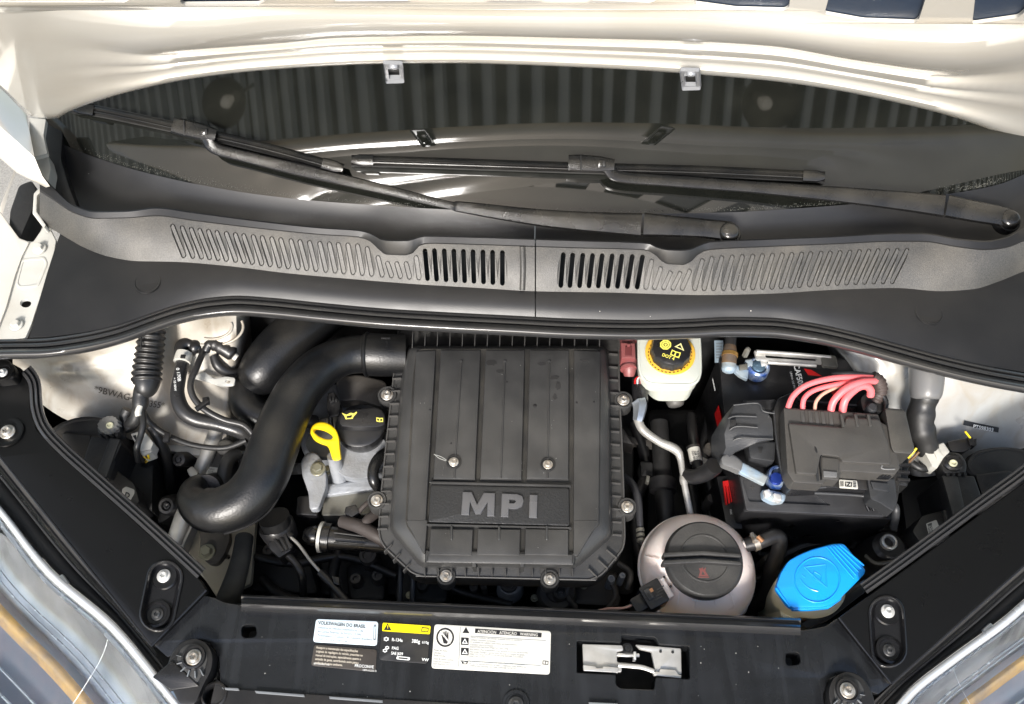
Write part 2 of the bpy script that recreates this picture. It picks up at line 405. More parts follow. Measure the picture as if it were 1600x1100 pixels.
def Hh(px, py, b=0.):
    kx = max(0, min(1, (px - 40) / 330)) * max(0, min(1, (1760 - px) / 330)); b = b * kx * kx * (3 - 2 * kx) if abs(b) < .03 else b
    c = .030 * ((px - 780) / 700) ** 2
    return plane(px, py, H0 + HN * (b + c), HN)
bon = thing('bonnet', 'raised cream white bonnet, its pressed inner side facing the viewer', 'bonnet', W(800, 300, .1))
hx = [-130 + (1760 + 130) * i / 120 for i in range(121)]
spec = [(0, -.004), (.0, 0), (.07, .002), (.15, .002), (.2, .0), (.3, -.001), (.37, -.0022), (.42, -.001), (.52, -.0012), (.57, -.003), (.62, -.001), (.78, .0), (.85, -.0025), (.92, 0), (1, .004)]
rows = [[Hh(x, E(x) + (BM(x) - E(x)) * t, b) for x in hx] for t, b in spec]
rows += [[Hh(x, BM(x) + (BU(x) - BM(x)) * t, b) for x in hx] for t, b in ((.12, .008), (.3, .011), (.6, .012), (.8, .010), (.93, .005), (1, .002))]
grid('inner_panel', rows, paint, bon, sm=60)
# ribbed web of the inner panel with openings onto the dark outer skin
holes = [[(-90, 2), (20, 0), (30, -60), (-60, -60)], [(158, 1), (196, 4), (206, -3), (206, -60), (120, -60)], [(281, 4), (288, 8), (406, 7), (416, 1), (400, -60), (300, -60)], [(520, 2), (640, 1), (640, -60), (530, -60)], [(760, -2), (850, -2), (850, -60), (770, -60)],
         [(918, 0), (1018, 4), (1028, 0), (1030, -60), (920, -60)], [(1084, 6), (1150, 15), (1226, 17), (1233, 12), (1240, -60), (1100, -60)], [(1288, 22), (1350, 33), (1430, 36), (1436, 30), (1465, -60), (1310, -60)], [(1519, 38), (1590, 28), (1600, 20), (1640, -60), (1530, -60)]]
far = -500
def web(px, py, b): return Hh(px, py, b)
hb_ = []; V = []; Fc = []
outer = [(x, BU(x)) for x in hx] + [(1760, far), (-130, far)]
loops = [outer] + [fillet(h, 5) for h in holes]; ids = []
for lp in loops:
    for (x, y) in lp: ids.append(len(V)); V.append(Hh(x, y, .002))
for tr in tessellate_polygon([[Vector((x, y, 0)) for x, y in lp] for lp in loops]): Fc.append(tuple(tr))
st = len(outer)
for lp in loops[1:]:
    s2 = len(V)
    for (x, y) in lp: V.append(Hh(x, y, .002) - HN * .003)
    for i in range(len(lp)): j = (i+1) % len(lp); Fc.append((st + i, st + j, s2 + j, s2 + i))
    st += len(lp)
mk('inner_frame', V, Fc, paint, bon, sm=30, recalc=False)
xs2 = hx
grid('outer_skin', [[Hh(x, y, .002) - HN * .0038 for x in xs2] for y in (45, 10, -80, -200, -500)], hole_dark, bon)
grid('outer_shell', [[Hh(x, E(x), -.004) for x in hx], [Hh(x, E(x) - 6, 0) - HN * .008 for x in hx], [Hh(x, E(x) - 16, 0) - HN * .02 for x in hx]] + [[Hh(x, y, 0) - HN * .036 for x in hx] for y in (40, -40, -200, -500)], paint, bon)
# side hem of the bonnet at the left, turned down beside the hinge
hem = [[(-60, 95, -.01), (0, 138, 0), (42, 179, 0)], [(-60, 120, .002), (0, 160, .006), (46, 215, .004)], [(-60, 160, .006), (0, 205, .01), (50, 252, .006)], [(-60, 185, .004), (-5, 232, .006), (38, 268, .004), ], [(-60, 195, -.01), (-5, 240, -.004), (70, 292, -.004)]]
hem = [[(-70, 90), (-20, 124), (20, 153), (42, 178)], [(-70, 110), (-20, 148), (22, 182), (46, 205)], [(-70, 150), (-20, 180), (28, 222), (54, 246)], [(-70, 188), (-20, 216), (30, 260), (66, 275)], [(-70, 196), (-20, 226), (26, 266), (78, 291)], [(-70, 200), (-20, 230), (26, 270), (72, 293)]]
grid('side_hem', [[W(x, y, .17 - .012 * abs(i - 2)) for x, y in r] for i, r in enumerate(hem)], paint, bon, sm=60)
# two silvery stop blocks on the edge of the bonnet
for (x, y), lb in (((614, 109), 'small silvery square buffer at the bonnet edge, the left one'), ((1079, 120), 'small silvery square buffer at the bonnet edge, the right one')):
    t = thing('bonnet_buffer', lb, 'buffer', Hh(x, y, .006), 'buffers on the bonnet edge')
    f = lambda X, Y: Hh(X, Y, .006).z
    bf = M('buffer_metal', (.3, .31, .33), .3, metal=.3, bump=(200, .3))
    o = slab('frame', [(x-16, y-15), (x+15, y-14), (x+17, y+15), (x-12, y+16)], f, .006, bf, t, r=2, b=1, holes=[[(x-9, y-8), (x+9, y-8), (x+10, y+8), (x-7, y+8)]])
    slab('base', [(x-13, y-12), (x+13, y-12), (x+14, y+12), (x-10, y+13)], lambda X, Y: Hh(X, Y, .006).z - .004, .003, deep, t, b=0)
    lathe('knob', Hh(x+1, y-2, .010), [(7, -.006), (7, -.001), (5.5, .0006), (0, .001)], bf, t, ax=HN, seg=16, ell=.8)
# ---------------------------------------------------------------- cowl cover
G0 = PL([(60, 345), (105, 372), (130, 386), (170, 401), (215, 408), (270, 409), (350, 415), (450, 427), (550, 436), (650, 444), (750, 450), (833, 455), (950, 457), (1100, 461), (1200, 459), (1300, 453), (1400, 450), (1470, 455), (1520, 452), (1560, 440), (1600, 424), (1680, 400)])
G1 = PL([(60, 298), (85, 314), (115, 333), (150, 342), (200, 341), (245, 338), (300, 345), (400, 357), (500, 367), (560, 371), (578, 377), (592, 390), (604, 398), (632, 399), (644, 396), (656, 384), (668, 381), (750, 383), (837, 386), (900, 388), (1008, 391), (1022, 397), (1034, 408), (1045, 413), (1066, 414), (1078, 410), (1092, 397), (1106, 391), (1200, 386), (1300, 382), (1400, 378), (1440, 378), (1500, 387), (1540, 391), (1570, 388), (1600, 377), (1680, 345)])
G2 = PL([(60, 270), (85, 296), (115, 322), (150, 332), (200, 331), (245, 326), (300, 333), (400, 346), (500, 357), (560, 361), (580, 366), (596, 375), (610, 377), (636, 377), (648, 374), (662, 370), (750, 372), (837, 375), (900, 377), (1012, 381), (1026, 387), (1040, 391), (1066, 392), (1080, 390), (1096, 383), (1108, 379), (1200, 375), (1300, 371), (1400, 366), (1440, 366), (1500, 375), (1540, 378), (1570, 373), (1600, 358), (1680, 320)])
SEAL = PL([(-60, 553), (0, 551), (60, 550), (120, 543), (180, 530), (240, 509), (280, 496), (330, 486), (370, 483), (420, 486), (500, 494), (600, 503), (700, 509), (800, 514), (900, 519), (1000, 521), (1080, 519), (1140, 516), (1200, 517), (1260, 524), (1330, 539), (1400, 558), (1470, 577), (1540, 593), (1600, 604), (1680, 618)])
def seal_top(x): return SEAL(x) - 22
zA, zB, zC, zT = .098, .128, .134, .092
G1s = PL([(60, 298), (85, 314), (115, 333), (150, 342), (200, 341), (245, 338), (300, 345), (400, 357), (500, 367), (560, 371), (668, 381), (750, 383), (837, 386), (900, 388), (1008, 391), (1106, 391), (1200, 386), (1300, 382), (1400, 378), (1440, 378), (1500, 387), (1540, 391), (1570, 388), (1600, 377), (1680, 345)])
def zg(px, py):
    a, b = G0(px), G1s(px); t = (a - py) / (a - b); return zA + (zB - zA) * t + .002 * math.sin(max(0, min(1, t)) * 3.1)
cw = thing('cowl_cover', 'long black plastic cover below the windscreen, with slotted grille', 'cowl cover', W(800, 450, .08))
def lin(a, b, n): return [a + (b - a) * i / n for i in range(n + 1)]
for nm, x0, x1 in (('left', 62, 835.5), ('right', 837.5, 1680)):
    X = lin(x0, x1, 90)
    def frontx(x): return x
    Xa = [x for x in X]
    # apron
    X2 = lin(42 if nm == 'left' else x0, x1, 90)
    ed = PL([(40, 530), (52, 500), (75, 420), (90, 372)])
    rows = []
    for t in (0, .04, .3, .6, .85, .93, 1):
        r = []
        for x in X2:
            b = seal_top(x) + 6; a = G0(x)
            z = .085 + (zA - .085) * t + (.004 * math.sin(t * 3.14)) - (.004 if t == 0 else 0)
            xx = x
            if nm == 'left' and x < 140: # left end follows the slanting body edge
                k = (140 - x) / (140 - 42); xe = 44 + 50 * t; xx = 140 + (xe - 140) * k
                a = G0(xx); b = seal_top(xx) + 6
            r.append(W(xx, b + (a - b) * t, z))
        rows.append(r)
    grid('apron', rows, cowlb, cw)
    # ridge and the tray behind it
    rows = []
    for x_ in (0,):
        for k, (fn, z) in enumerate([(lambda x: G1(x), zB), (lambda x: G1(x) * .85 + G2(x) * .15, zB + .0015), (lambda x: G2(x), zC), (lambda x: G2(x) - 2, zC - .001)]):
            rows.append([W(x, fn(x), zg(x, fn(x)) + .0015 * k if k < 2 else z) for x in X])
        rows.append([W(x, G2(x) - 2, zC - .001) + Vector((0, .004, -.035)) for x in X])
        for t in (.25, .5, .8, .97, 1.0):
            r = []
            for x in X:
                p = W(x, G2(x) - 2, zC) + Vector((0, .004, -.036)); q = G(x, GB(x), .004)
                r.append(p + (q - p) * t + Vector((0, 0, -.012 * math.sin(t * 3.1) ** 1)))
            rows.append(r)
        rows.append([G(x, GB(x) + 1, .0) for x in X])
    grid('tray', rows, cowlb, cw, sm=45)
# raised discs moulded in apron and tray
for (x, y, z, r) in ((231, 441, .096, 20), (1451, 489, .096, 21)):
    lathe('moulded_disc', (x, y, z), [(r + .8, -.004), (r + .6, .0012), (r - 1, .0014), (r - 2, .0006), (0, .0006)], cowlb, cw)
# grille face, cell by cell, each with its slot
def zg_old(px, py):
    a, b = G0(px), G1(px); t = (a - py) / (a - b); return zA + (zB - zA) * t + .002 * math.sin(max(0, min(1, t)) * 3.1)
def cells(name, C_, blind):
    """C_: list of (xl_bottom, xl_top, xr_bottom, xr_top, slot or None); slot=(xc_b, xc_t, width)"""
    V = []; Fc = []
    def add(x, y, dz=0): V.append(W(x, y, zg(x, y)) + Vector((0, dz * .5, -dz * .86))); return len(V) - 1
    if C_[0][4] is None:
        lb, lt, rb, rt, _ = C_[0]; K = max(3, int(abs(rt - lt) / 9)); rows = []
        for j in range(9):
            v = j / 8; rows.append([])
            for i in range(K + 1):
                u = i / K; x = (lb + (rb - lb) * u) * (1 - v) + (lt + (rt - lt) * u) * v; y = G0(x) + (G1(x) - G0(x)) * v; rows[-1].append(W(x, y, zg(x, y)))
        return grid(name, rows, cowlg, cw, sm=60)
    for (lb, lt, rb, rt, sl) in C_:
        N_ = 6
        out = [(lb + (rb - lb) * i / N_, 1) for i in range(N_ + 1)]
        P = [(x, G0(x)) for x, _ in out] + [(rb + (rt - rb) * k / 5, None, k / 5) for k in range(1, 5)]
        pts = [(x, G0(x)) for x, _ in out]
        def side(b, t, k): x = b + (t - b) * k; return (x, G0(x) + (G1(x) - G0(x)) * k)
        pts += [side(rb, rt, k / 5) for k in range(1, 5)]
        pts += [(rt + (lt - rt) * i / N_, G1(rt + (lt - rt) * i / N_)) for i in range(N_ + 1)]
        pts += [side(lb, lt, k / 5) for k in range(4, 0, -1)]
        loops = [pts]
        if sl:
            xb, xt, w = sl; yb = G0(xb) - 6; yt = G1(xt) + (6.5 if not blind else 9); h = w / 2
            sl_ = [(xt - h, yt + h), (xt - h * .7, yt + h * .3), (xt, yt), (xt + h * .7, yt + h * .3), (xt + h, yt + h), (xb + h, yb - h), (xb + h * .7, yb - h * .3), (xb, yb), (xb - h * .7, yb - h * .3), (xb - h, yb - h)]
            loops.append(sl_)
        st = len(V)
        for lp in loops:
            for (x, y) in lp: add(x, y)
        for tr in tessellate_polygon([[Vector((x, y, 0)) for x, y in lp] for lp in loops]): Fc.append(tuple(st + i for i in tr))
        if sl:
            hs = st + len(pts); n = len(sl_)
            if blind:
                s2 = len(V); cx = sum(p[0] for p in sl_) / n; cy = sum(p[1] for p in sl_) / n
                ins = lambda q: [(x + (q if x < (xb + (xt - xb) * (y - yb) / (yt - yb)) else -q), y + (q if y < cy else -q)) for x, y in sl_]
                for (x, y) in ins(.2): add(x, y, .0024)
                s3 = len(V)
                for (x, y) in ins(1.2): add(x, y, .0024)
                s4 = len(V)
                for (x, y) in ins(1.5): add(x, y, .0002)
                for i in range(n): j = (i+1) % n; Fc.append((hs+i, hs+j, s2+j, s2+i)); Fc.append((s2+i, s2+j, s3+j, s3+i)); Fc.append((s3+i, s3+j, s4+j, s4+i))
                Fc.append(tuple(range(s4, s4 + n)))
            else:
                s2 = len(V)
                for (x, y) in sl_: add(x, y, .006)
                for i in range(n): j = (i+1) % n; Fc.append((hs+i, hs+j, s2+j, s2+i))
    mk(name, V, Fc, cowlg, cw, sm=12, recalc=False)
lt = [270, 285, 299, 312, 326, 339, 354, 368, 381, 396, 410, 425, 439, 455, 469, 484, 500, 515, 529, 544, 559, 574, 591, 606, 620.5, 635, 650.5]
lo = [664, 678.7, 694, 709, 724, 739, 754.5, 769.6, 785]
ro = [880.3, 895, 910.7, 926, 941, 956.6, 972, 988, 1004]
rt_ = [1018, 1032, 1047, 1062, 1077, 1097, 1112.3, 1127.5, 1143.7, 1159.6, 1176, 1191, 1206.8, 1222, 1237, 1252.5, 1266.5, 1283, 1297, 1312.5, 1328, 1343, 1357.7, 1372, 1387, 1402, 1417]
def lean(x):
    return 17 * (785 - x) / 515 if x < 800 else (-4 - (x - 880) * 19 / 537)
def mkcells(name, T, w, blind, x0=None, x1=None):
    out = []; mids = [T[0] - (T[1]-T[0]) / 2] + [(a+b) / 2 for a, b in zip(T, T[1:])] + [T[-1] + (T[-1]-T[-2]) / 2]
    for i, x in enumerate(T):
        l, r = mids[i], mids[i+1]; out.append((l + lean(l), l, r + lean(r), r, (x + lean(x), x, w)))
    cells(name, out, blind); return (mids[0], mids[-1])
a0, a1 = mkcells('blind_slot_face', lt, 8.6, True); b0, b1 = mkcells('open_slot_face', lo, 7.5, False)
c0, c1 = mkcells('open_slot_face', ro, 7.5, False); d0, d1 = mkcells('blind_slot_face', rt_, 8.6, True)
for cc in [(62, 62, a0 + lean(a0), a0, None), (a1 + lean(a1), a1, b0 + lean(b0), b0, None), (b1 + lean(b1), b1, 835.5, 835.5, None), (837.5, 837.5, c0 + lean(c0), c0, None), (c1 + lean(c1), c1, d0 + lean(d0), d0, None), (d1 + lean(d1), d1, 1680, 1680, None)]: cells('plain_face', [cc], False)
slab('drip_tray', [(640, 395), (835, 380), (1030, 400), (1030, 452), (835, 460), (640, 450)], .07, .01, bayw, cw, b=0)
# rounded bead beside the seam
tube('seam_bead', [(816, 386, zB + .001), (817, 420, .116), (816, 453, zA + .001)], 4.5, cowlg, cw, seg=4, n=10)
# rubber seal along the front edge: flange, groove, bulb
X = lin(-60, 1680, 160); rows = []
for dy, z in ((-21, .083), (-21, .088), (-17, .0885), (-15.5, .085), (-14, .088), (-11, .0895), (-8.5, .089), (-7.5, .086), (-6.5, .089), (-4.5, .0935), (-1.5, .0965), (2, .097), (5.5, .095), (8.5, .0905), (10.5, .084), (10.5, .077), (8, .071), (2, .066)):
    rows.append([W(x, SEAL(x) + dy, z) for x in X])
grid('bulb_seal', rows, rub, cw, sm=60)
# ---------------------------------------------------------------- screws shared by many things
def screw_mesh(mat, star=True, hexa=False):
    seg = 36
    if hexa: prof = [(1, 0), (1, .18), (.93, .25), (.66, .25), (.64, .3), (.64, .72), (.54, .82), (0, .84)]; md = lambda k, a: 1 if k < 3 or k > 6 else 1 / max(.87, max(abs(math.cos(a + j * math.pi / 3)) for j in range(3))) * .9
    else: prof = [(1, 0), (1, .12), (.92, .2), (.66, .22), (.62, .5), (.52, .62), (.36, .64), (.33, .3), (0, .26)]; md = lambda k, a: 1 if k not in (6, 7) else 1 + .16 * math.cos(6 * a)
    V = []; rows = []
    for k, (r, h) in enumerate(prof):
        if r == 0: V.append(Vector((0, 0, h))); rows.append([len(V) - 1]); continue
        rows.append(list(range(len(V), len(V) + seg)))
        for i in range(seg): a = 2 * math.pi * i / seg; q = r * md(k, a); V.append(Vector((q * math.cos(a), q * math.sin(a), h)))
    Fc = []
    for A, B in zip(rows, rows[1:]):
        for i in range(seg):
            j = (i+1) % seg
            Fc.append((A[i], A[j], B[0]) if len(B) == 1 else (A[i], A[j], B[j], B[i]))
    me = bpy.data.meshes.new('screw'); me.from_pydata([tuple(v) for v in V], [], Fc); me.materials.append(mat)
    me.polygons.foreach_set('use_smooth', [True] * len(Fc)); me.set_sharp_from_angle(angle=rad(30)); return me
SM = {'s': screw_mesh(steel), 'b': screw_mesh(steelb), 'd': screw_mesh(M('dark_bolt', (.12, .12, .12), .35, metal=.8)), 'h': screw_mesh(steelb, hexa=True), 'hp': screw_mesh(paintg, hexa=True), 'hd': screw_mesh(M('olive_bolt', (.3, .29, .22), .4, metal=.7), hexa=True)}
def screw(at, rpx, par, kind='s', name='screw', rot=0, tilt=None):
    p = V3(at); o = bpy.data.objects.new(name, SM[kind]); C.objects.link(o); place(o, p, par); r = rpx * S(p); o.scale = (r, r, r)
    o.rotation_euler = tilt if tilt else (0, 0, rot); return o
# ---------------------------------------------------------------- slam panel at the front
zP = -.025
pan = thing('slam_panel', 'wide blue black plastic panel across the front with stickers', 'front panel', W(800, 1020, zP))
top = [(318, 930), (335, 934), (350, 941), (378, 946), (600, 956), (800, 964), (1000, 973), (1254, 985), (1275, 982), (1292, 978), (1305, 968), (1318, 962)]
out = top + [(1400, 1062), (1372, 1085), (1352, 1078), (1342, 1062), (1315, 1052), (1296, 1060), (1286, 1085), (1290, 1130), (1310, 1330), (240, 1300), (330, 1150), (345, 1075), (343, 1030), (330, 1005), (312, 1000), (292, 1005), (278, 1020), (262, 1027), (245, 1012), (236, 1002)]
L1 = [(901, 1001), (971, 1004), (971, 993), (975, 992), (1024, 996), (1030, 1007), (1077, 1010), (1078, 1061), (1025, 1058), (1022, 1078), (970, 1076), (962, 1070), (962, 1054), (901, 1051)]
ho = lambda x, y, r, s=1: [(x + r * math.cos(a) * s, y + r * .82 * math.sin(a)) for a in [2 * math.pi * k / 16 for k in range(16)]]
h1 = fillet([(377, 977), (400, 976), (402, 995), (378, 997)], 8); h2 = fillet([(1227, 1020), (1249, 1019), (1251, 1038), (1228, 1040)], 7)
slab('panel_body', out, zP, .03, panel, pan, r=2, b=1.5, holes=[fillet(L1, 3), h1, h2], hb=1.2, sm=30)
# lower step of the panel, one level down with its bright lip
slab('lower_step', [(338, 1060), (352, 1076), (500, 1086), (700, 1098), (860, 1109), (900, 1250), (300, 1220)], zP + .002, .004, M('panel_dark', (.014, .014, .016), .4, bump=(150, .3), dust=.05), pan, r=3, b=1)
for q in ([(346, 1074), (372, 1075), (374, 1079), (350, 1078)], [(398, 1079), (475, 1085), (476, 1089), (400, 1083)], [(514, 1088), (598, 1094), (598, 1098), (515, 1092)], [(920, 1097), (965, 1099), (966, 1103), (921, 1101)]):
    slab('lip', q, zP + .004, .005, M('lip_grey', (.16, .17, .18), .35), pan, b=.8)
screw((806, 1101, zP + .001), 12, pan, 'd', 'clip'); lathe('clip_dish', (806, 1101, zP - .001), [(22, .001), (21, .003), (17, .003), (16, .0005), (0, .0005)], panel, pan)
slab('beam', [(300, 940), (1320, 975), (1300, 1300), (300, 1300)], zP - .06, .05, bayw, pan)
# top rubber strip along rear edge of the panel
fs = thing('front_seal', 'long dark rubber strip along the rear edge of the front panel', 'rubber strip', W(800, 960, zP))
fx = lin(377, 1251, 40); ft = lambda x: 929 + (x - 377) * (966 - 929) / 874
rows = []
for t, z in ((0, -.05), (0, -.022), (.02, -.013), (.12, -.0105), (.25, -.0125), (.33, -.012), (.45, -.006), (.58, -.004), (.72, -.007), (.85, -.015), (1.0, -.024), (1.02, -.03)):
    rows.append([W(x, ft(x) + t * (25 + (x - 377) * .002), z) for x in fx])
grid('strip', rows, rub, fs, sm=60)
# latch in its opening
la = thing('bonnet_latch', 'silvery bonnet latch sitting in the cut out of the front panel', 'latch', W(990, 1030, zP - .02))
slab('left_plate', [(910, 1006), (972, 1008), (974, 1016), (964, 1018), (964, 1034), (972, 1036), (971, 1050), (912, 1047)], zP - .006, .006, chrome, la, r=2, b=1)
slab('left_flange', [(911, 1039), (930, 1041), (932, 1044), (941, 1044), (943, 1041), (966, 1043), (966, 1051), (912, 1048)], zP - .002, .006, chrome, la, r=1, b=.8)
slab('right_plate', [(993, 1007), (1064, 1013), (1065, 1054), (1024, 1050), (1022, 1040), (1018, 1018), (1000, 1014)], zP - .006, .006, chrome, la, r=2, b=1)
slab('right_flange', [(1020, 1049), (1030, 1050), (1032, 1045), (1056, 1047), (1060, 1054), (1065, 1055), (1064, 1060), (1022, 1055)], zP - .003, .006, chrome, la, r=1, b=.8)
tube('latch_rod', [(966, 1039, zP - .004), (990, 1041, zP - .003), (1005, 1043, zP - .003), (1022, 1049, zP - .004)], 3.6, chrome, la, flat=.6)
tube('hook', [(962, 1023, zP - .012), (980, 1024, zP - .01), (998, 1024, zP - .012)], 3.2, chrome, la)
slab('hook_tip', [(990, 1018), (994, 1018), (994, 1031), (990, 1031)], zP - .006, .01, steelb, la, b=.6)
screw((980, 1014, zP - .02), 9, la, 'd', 'pivot')
lathe('rivet', (1032, 1018, zP - .006), [(2.4, -.0005), (2, .0012), (0, .0014)], deep, la, seg=10); lathe('rivet', (1051, 1019, zP - .006), [(2.4, -.0005), (2, .0012), (0, .0014)], deep, la, seg=10)
# stickers
def sticker(label, q, col, border=None):
    t = thing('sticker', label, 'sticker', W(q[0][0], q[0][1], zP), 'stickers on the front panel')
    slab('backing', q, zP + .0008, .0007, M('sticker_' + border, col, .4, bump=(40, .15), dust=.08), t, r=5, b=.4); return t
zs = zP + .0009; AN = -4.6
def line(t, s, x, y, size, mat=blkp, sx=1, bold=0, al='LEFT', an=AN): return text('lettering', s, x, y, zs, size, mat, t, an, .0002, bold, align=al, sx=sx, res=2)
s1 = sticker('pale blue maker\'s address sticker with dark lettering, leftmost on the front panel', [(494, 967), (591, 971), (589, 1009), (489, 1003)], (.62, .72, .78), 'paleblue')
gy = M('print_grey', (.16, .18, .2), .5)
line(s1, 'VOLKSWAGEN DO BRASIL', 497, 975.5, 7.6, blkp, bold=.02, sx=.82)
for i, s in enumerate(('Indústria de veículos automotores Ltda.', 'Av.Carlos Pedroso da Silveira, 10.000', 'Piracangaguá - Taubaté / SP  Indústria Brasileira', 'CNPJ 59.104.422/0024-46')): line(s1, s, 496.5 - i * .4, 982 + i * 6.1, 5.2, gy, sx=.86)
slab('frame_mark', [(584, 976), (588, 976), (587, 1001), (583, 1000)], zs + .0001, .0002, gy, s1, r=2, b=0, holes=[[(585, 979), (587, 979), (586, 998), (584, 998)]])
s2 = sticker('brown black sticker with five lines of pale text, below the pale blue one', [(491, 1007), (589, 1015), (587, 1050), (486, 1040)], (.04, .034, .03), 'brown')
for i, s in enumerate(('Assegure a manutenção das especificações', 'originais de regulagem do veículo, prescritas no', 'manual de instruções, especialmente quanto a', 'emissão de gases, contribuindo assim para a', 'melhoria do meio ambiente.')): line(s2, s, 494 - i * .5, 1013 + i * 6, 5.3, M('print_cream', (.62, .56, .46), .5), sx=.72, bold=.01, an=-5.3)
line(s2, 'PROCONVE', 554, 1042, 6.6, whp, bold=.01, sx=.85); line(s2, 'BV9050441 AB', 490, 1038, 4, whp); line(s2, '1BM-H.252 D', 566, 1048, 4, whp)
s3 = sticker('black refrigerant sticker with a yellow warning band on top', [(598, 972), (673, 977), (668, 1037), (592, 1031)], (.012, .012, .013), 'black')
slab('yellow_band', [(598, 973), (673, 978), (671.5, 991), (597, 986)], zs + .0001, .0002, M('band_yellow', (.85, .68, .0), .4), s3, r=2, b=0)
slab('warning_triangle', [(605.5, 974), (611.5, 985), (599.5, 984.5)], zs + .0003, .0002, blkp, s3, b=0); slab('exclamation', [(605, 977), (606.6, 977), (606.2, 982), (605.4, 982)], zs + .0005, .0001, M('band_yellow', (), .4), s3, b=0)
slab('book_mark', [(659, 980), (670, 981), (669, 988), (658, 987)], zs + .0003, .0001, blkp, s3, b=0, holes=[[(660, 981.5), (668.6, 982.3), (667.8, 986.8), (659.2, 986)]])
def snow(t, x, y, r):
    p = []
    for k in range(12): a = 2 * math.pi * k / 12; q = r if k % 2 else r * .72; p.append((x + q * math.cos(a), y + q * .85 * math.sin(a)))
    slab('snowflake_mark', p, zs + .0003, .0001, whp, t, b=0, holes=[[(x + r * .42 * math.cos(a), y + r * .36 * math.sin(a)) for a in [2 * math.pi * k / 8 for k in range(8)]]])
snow(s3, 603.5, 998.5, 4.6); snow(s3, 605, 1012, 3.6); snow(s3, 601.5, 1016.5, 4)
line(s3, 'R-134a', 612, 1001.5, 7, whp, bold=.02, sx=.85); line(s3, '380g', 643, 1004, 8, whp, bold=.02, sx=.85); line(s3, '±10g', 659, 1005, 5.4, whp, bold=.02)
line(s3, 'PAG', 612, 1014.5, 6.6, whp, bold=.02, sx=.85); line(s3, 'SAE J639', 611, 1022.5, 6.4, whp, bold=.02, sx=.8); line(s3, 'VW', 659, 1032.5, 6.4, whp, bold=.03)
slab('oval_mark', [(620, 1025), (641, 1027), (640, 1032), (619, 1030)], zs + .0003, .0001, whp, s3, r=3, b=0, holes=[[(623, 1026.6), (637, 1028), (637, 1030.4), (622, 1029)]])
s4 = sticker('large white warning sticker with pictograms, rightmost on the front panel', [(679, 975), (861, 986), (859, 1054), (674, 1044)], (.62, .61, .56), 'white')
ring = [(695.5 + 14 * math.cos(a), 996 + 15 * math.sin(a)) for a in [2 * math.pi * k / 28 for k in range(28)]]
ri2 = [(695.5 + 11.3 * math.cos(a), 996 + 12.3 * math.sin(a)) for a in [2 * math.pi * k / 28 for k in range(28)]]
slab('ban_ring', ring, zs + .0001, .0001, blkp, s4, b=0, holes=[ri2])
slab('palm_mark', [(689.5, 992), (691, 991), (693, 996), (693, 987), (694.6, 987), (695, 994), (696, 986), (697.6, 986), (697.8, 994), (699, 988), (700.6, 988), (700.6, 1002), (698, 1006), (693, 1005)], zs + .0001, .0001, blkp, s4, b=0)
slab('ban_bar', [(687, 987), (689, 985.5), (704.5, 1004.5), (702.5, 1006)], zs + .0003, .0001, M('sticker_white', (), .4), s4, b=0)
slab('divider', [(718.6, 980), (719.6, 980), (717, 1042), (716, 1042)], zs + .0001, .0001, gy, s4, b=0)
for i, s in enumerate(('Piezas del motor', 'calientes.', 'Piezas móviles.', 'Peças do motor quentes.', 'Peças em movimento.', 'HOT ENGINE PARTS.', 'MOVING PARTS.')): line(s4, s, 678 - i * .3, 1017 + i * 4.1 + (i > 2) * 1, 4, gy, sx=.8)
slab('triangle_mark', [(728, 980), (733.5, 989.5), (722.5, 989)], zs + .0001, .0001, blkp, s4, b=0)
for y in (996, 1012):
    slab('pictogram', [(720.5, y), (732.5, y + .7), (732, y + 12), (720, y + 11.4)], zs + .0001, .0001, blkp, s4, b=0)
    slab('pictogram_triangle', [(726.5, y + 1.6), (731, y + 10), (721.6, y + 9.5)], zs + .0003, .0001, whp, s4, b=0, holes=[[(726.4, y + 4), (728.5, y + 8.3), (724, y + 8)]])
slab('title_bar', [(742.5, 982), (846.5, 989), (846, 996), (742, 989)], zs + .0001, .0001, blkp, s4, b=0)
line(s4, 'ATENCIÓN   ATENÇÃO   WARNING', 746, 988.6, 6.7, M('sticker_white', (), .4), bold=.01, sx=.86, an=-3.6).location.z += .0002
for i, s in enumerate(('Mover el ventilador del radiador se puede poner en marcha en', 'cualquier momento (arranque).', 'O ventilador do radiador pode entrar em funcionamento', 'a qualquer altura (arranque).', 'RADIATOR FAN MAY START AT ANY TIME.', 'Alta tensión. Para el encendido antes de tocar el circuito de encendido.', 'Alta tensão. Desligue a ignição antes de tocar no sistema de ignição.', 'HIGH VOLTAGE. SWITCH OFF ENGINE BEFORE TOUCHING', 'IGNITION SYSTEM.', '', 'No sobrepasar el nivel máximo de aceite. Puede dañar el catalizador.', 'Em caso de sobreenchimento de óleo, o catalisador pode danificar-se.', 'OVERFILLING ENGINE OIL CAN DAMAGE CATALYST.')):
    if s: line(s4, s, 735 - i * .25, 997 + i * 3.72, 3.7, gy, sx=.86, an=-3.6)
for y0, xa, xb in ((993.5, 735, 853), (1032, 719, 845)): slab('rule', [(xa, y0), (xb, y0 + (xb - xa) * .06), (xb, y0 + .7 + (xb - xa) * .06), (xa, y0 + .7)], zs + .0001, .0001, gy, s4, b=0)
slab('book_mark', [(848, 1032), (857, 1033), (856.5, 1039), (847.5, 1038)], zs + .0001, .0001, blkp, s4, b=0, holes=[[(849, 1033), (852, 1033.4), (851.6, 1037.6), (848.6, 1037)], [(853, 1033.6), (856, 1034), (855.6, 1038), (852.6, 1037.6)]])
slab('oil_can_mark', [(720, 1032.5), (724, 1034), (730, 1033), (732, 1032), (730, 1038), (723, 1038)], zs + .0001, .0001, blkp, s4, b=0, holes=[[(724, 1035), (729, 1034.5), (728.6, 1037), (724, 1037)]])
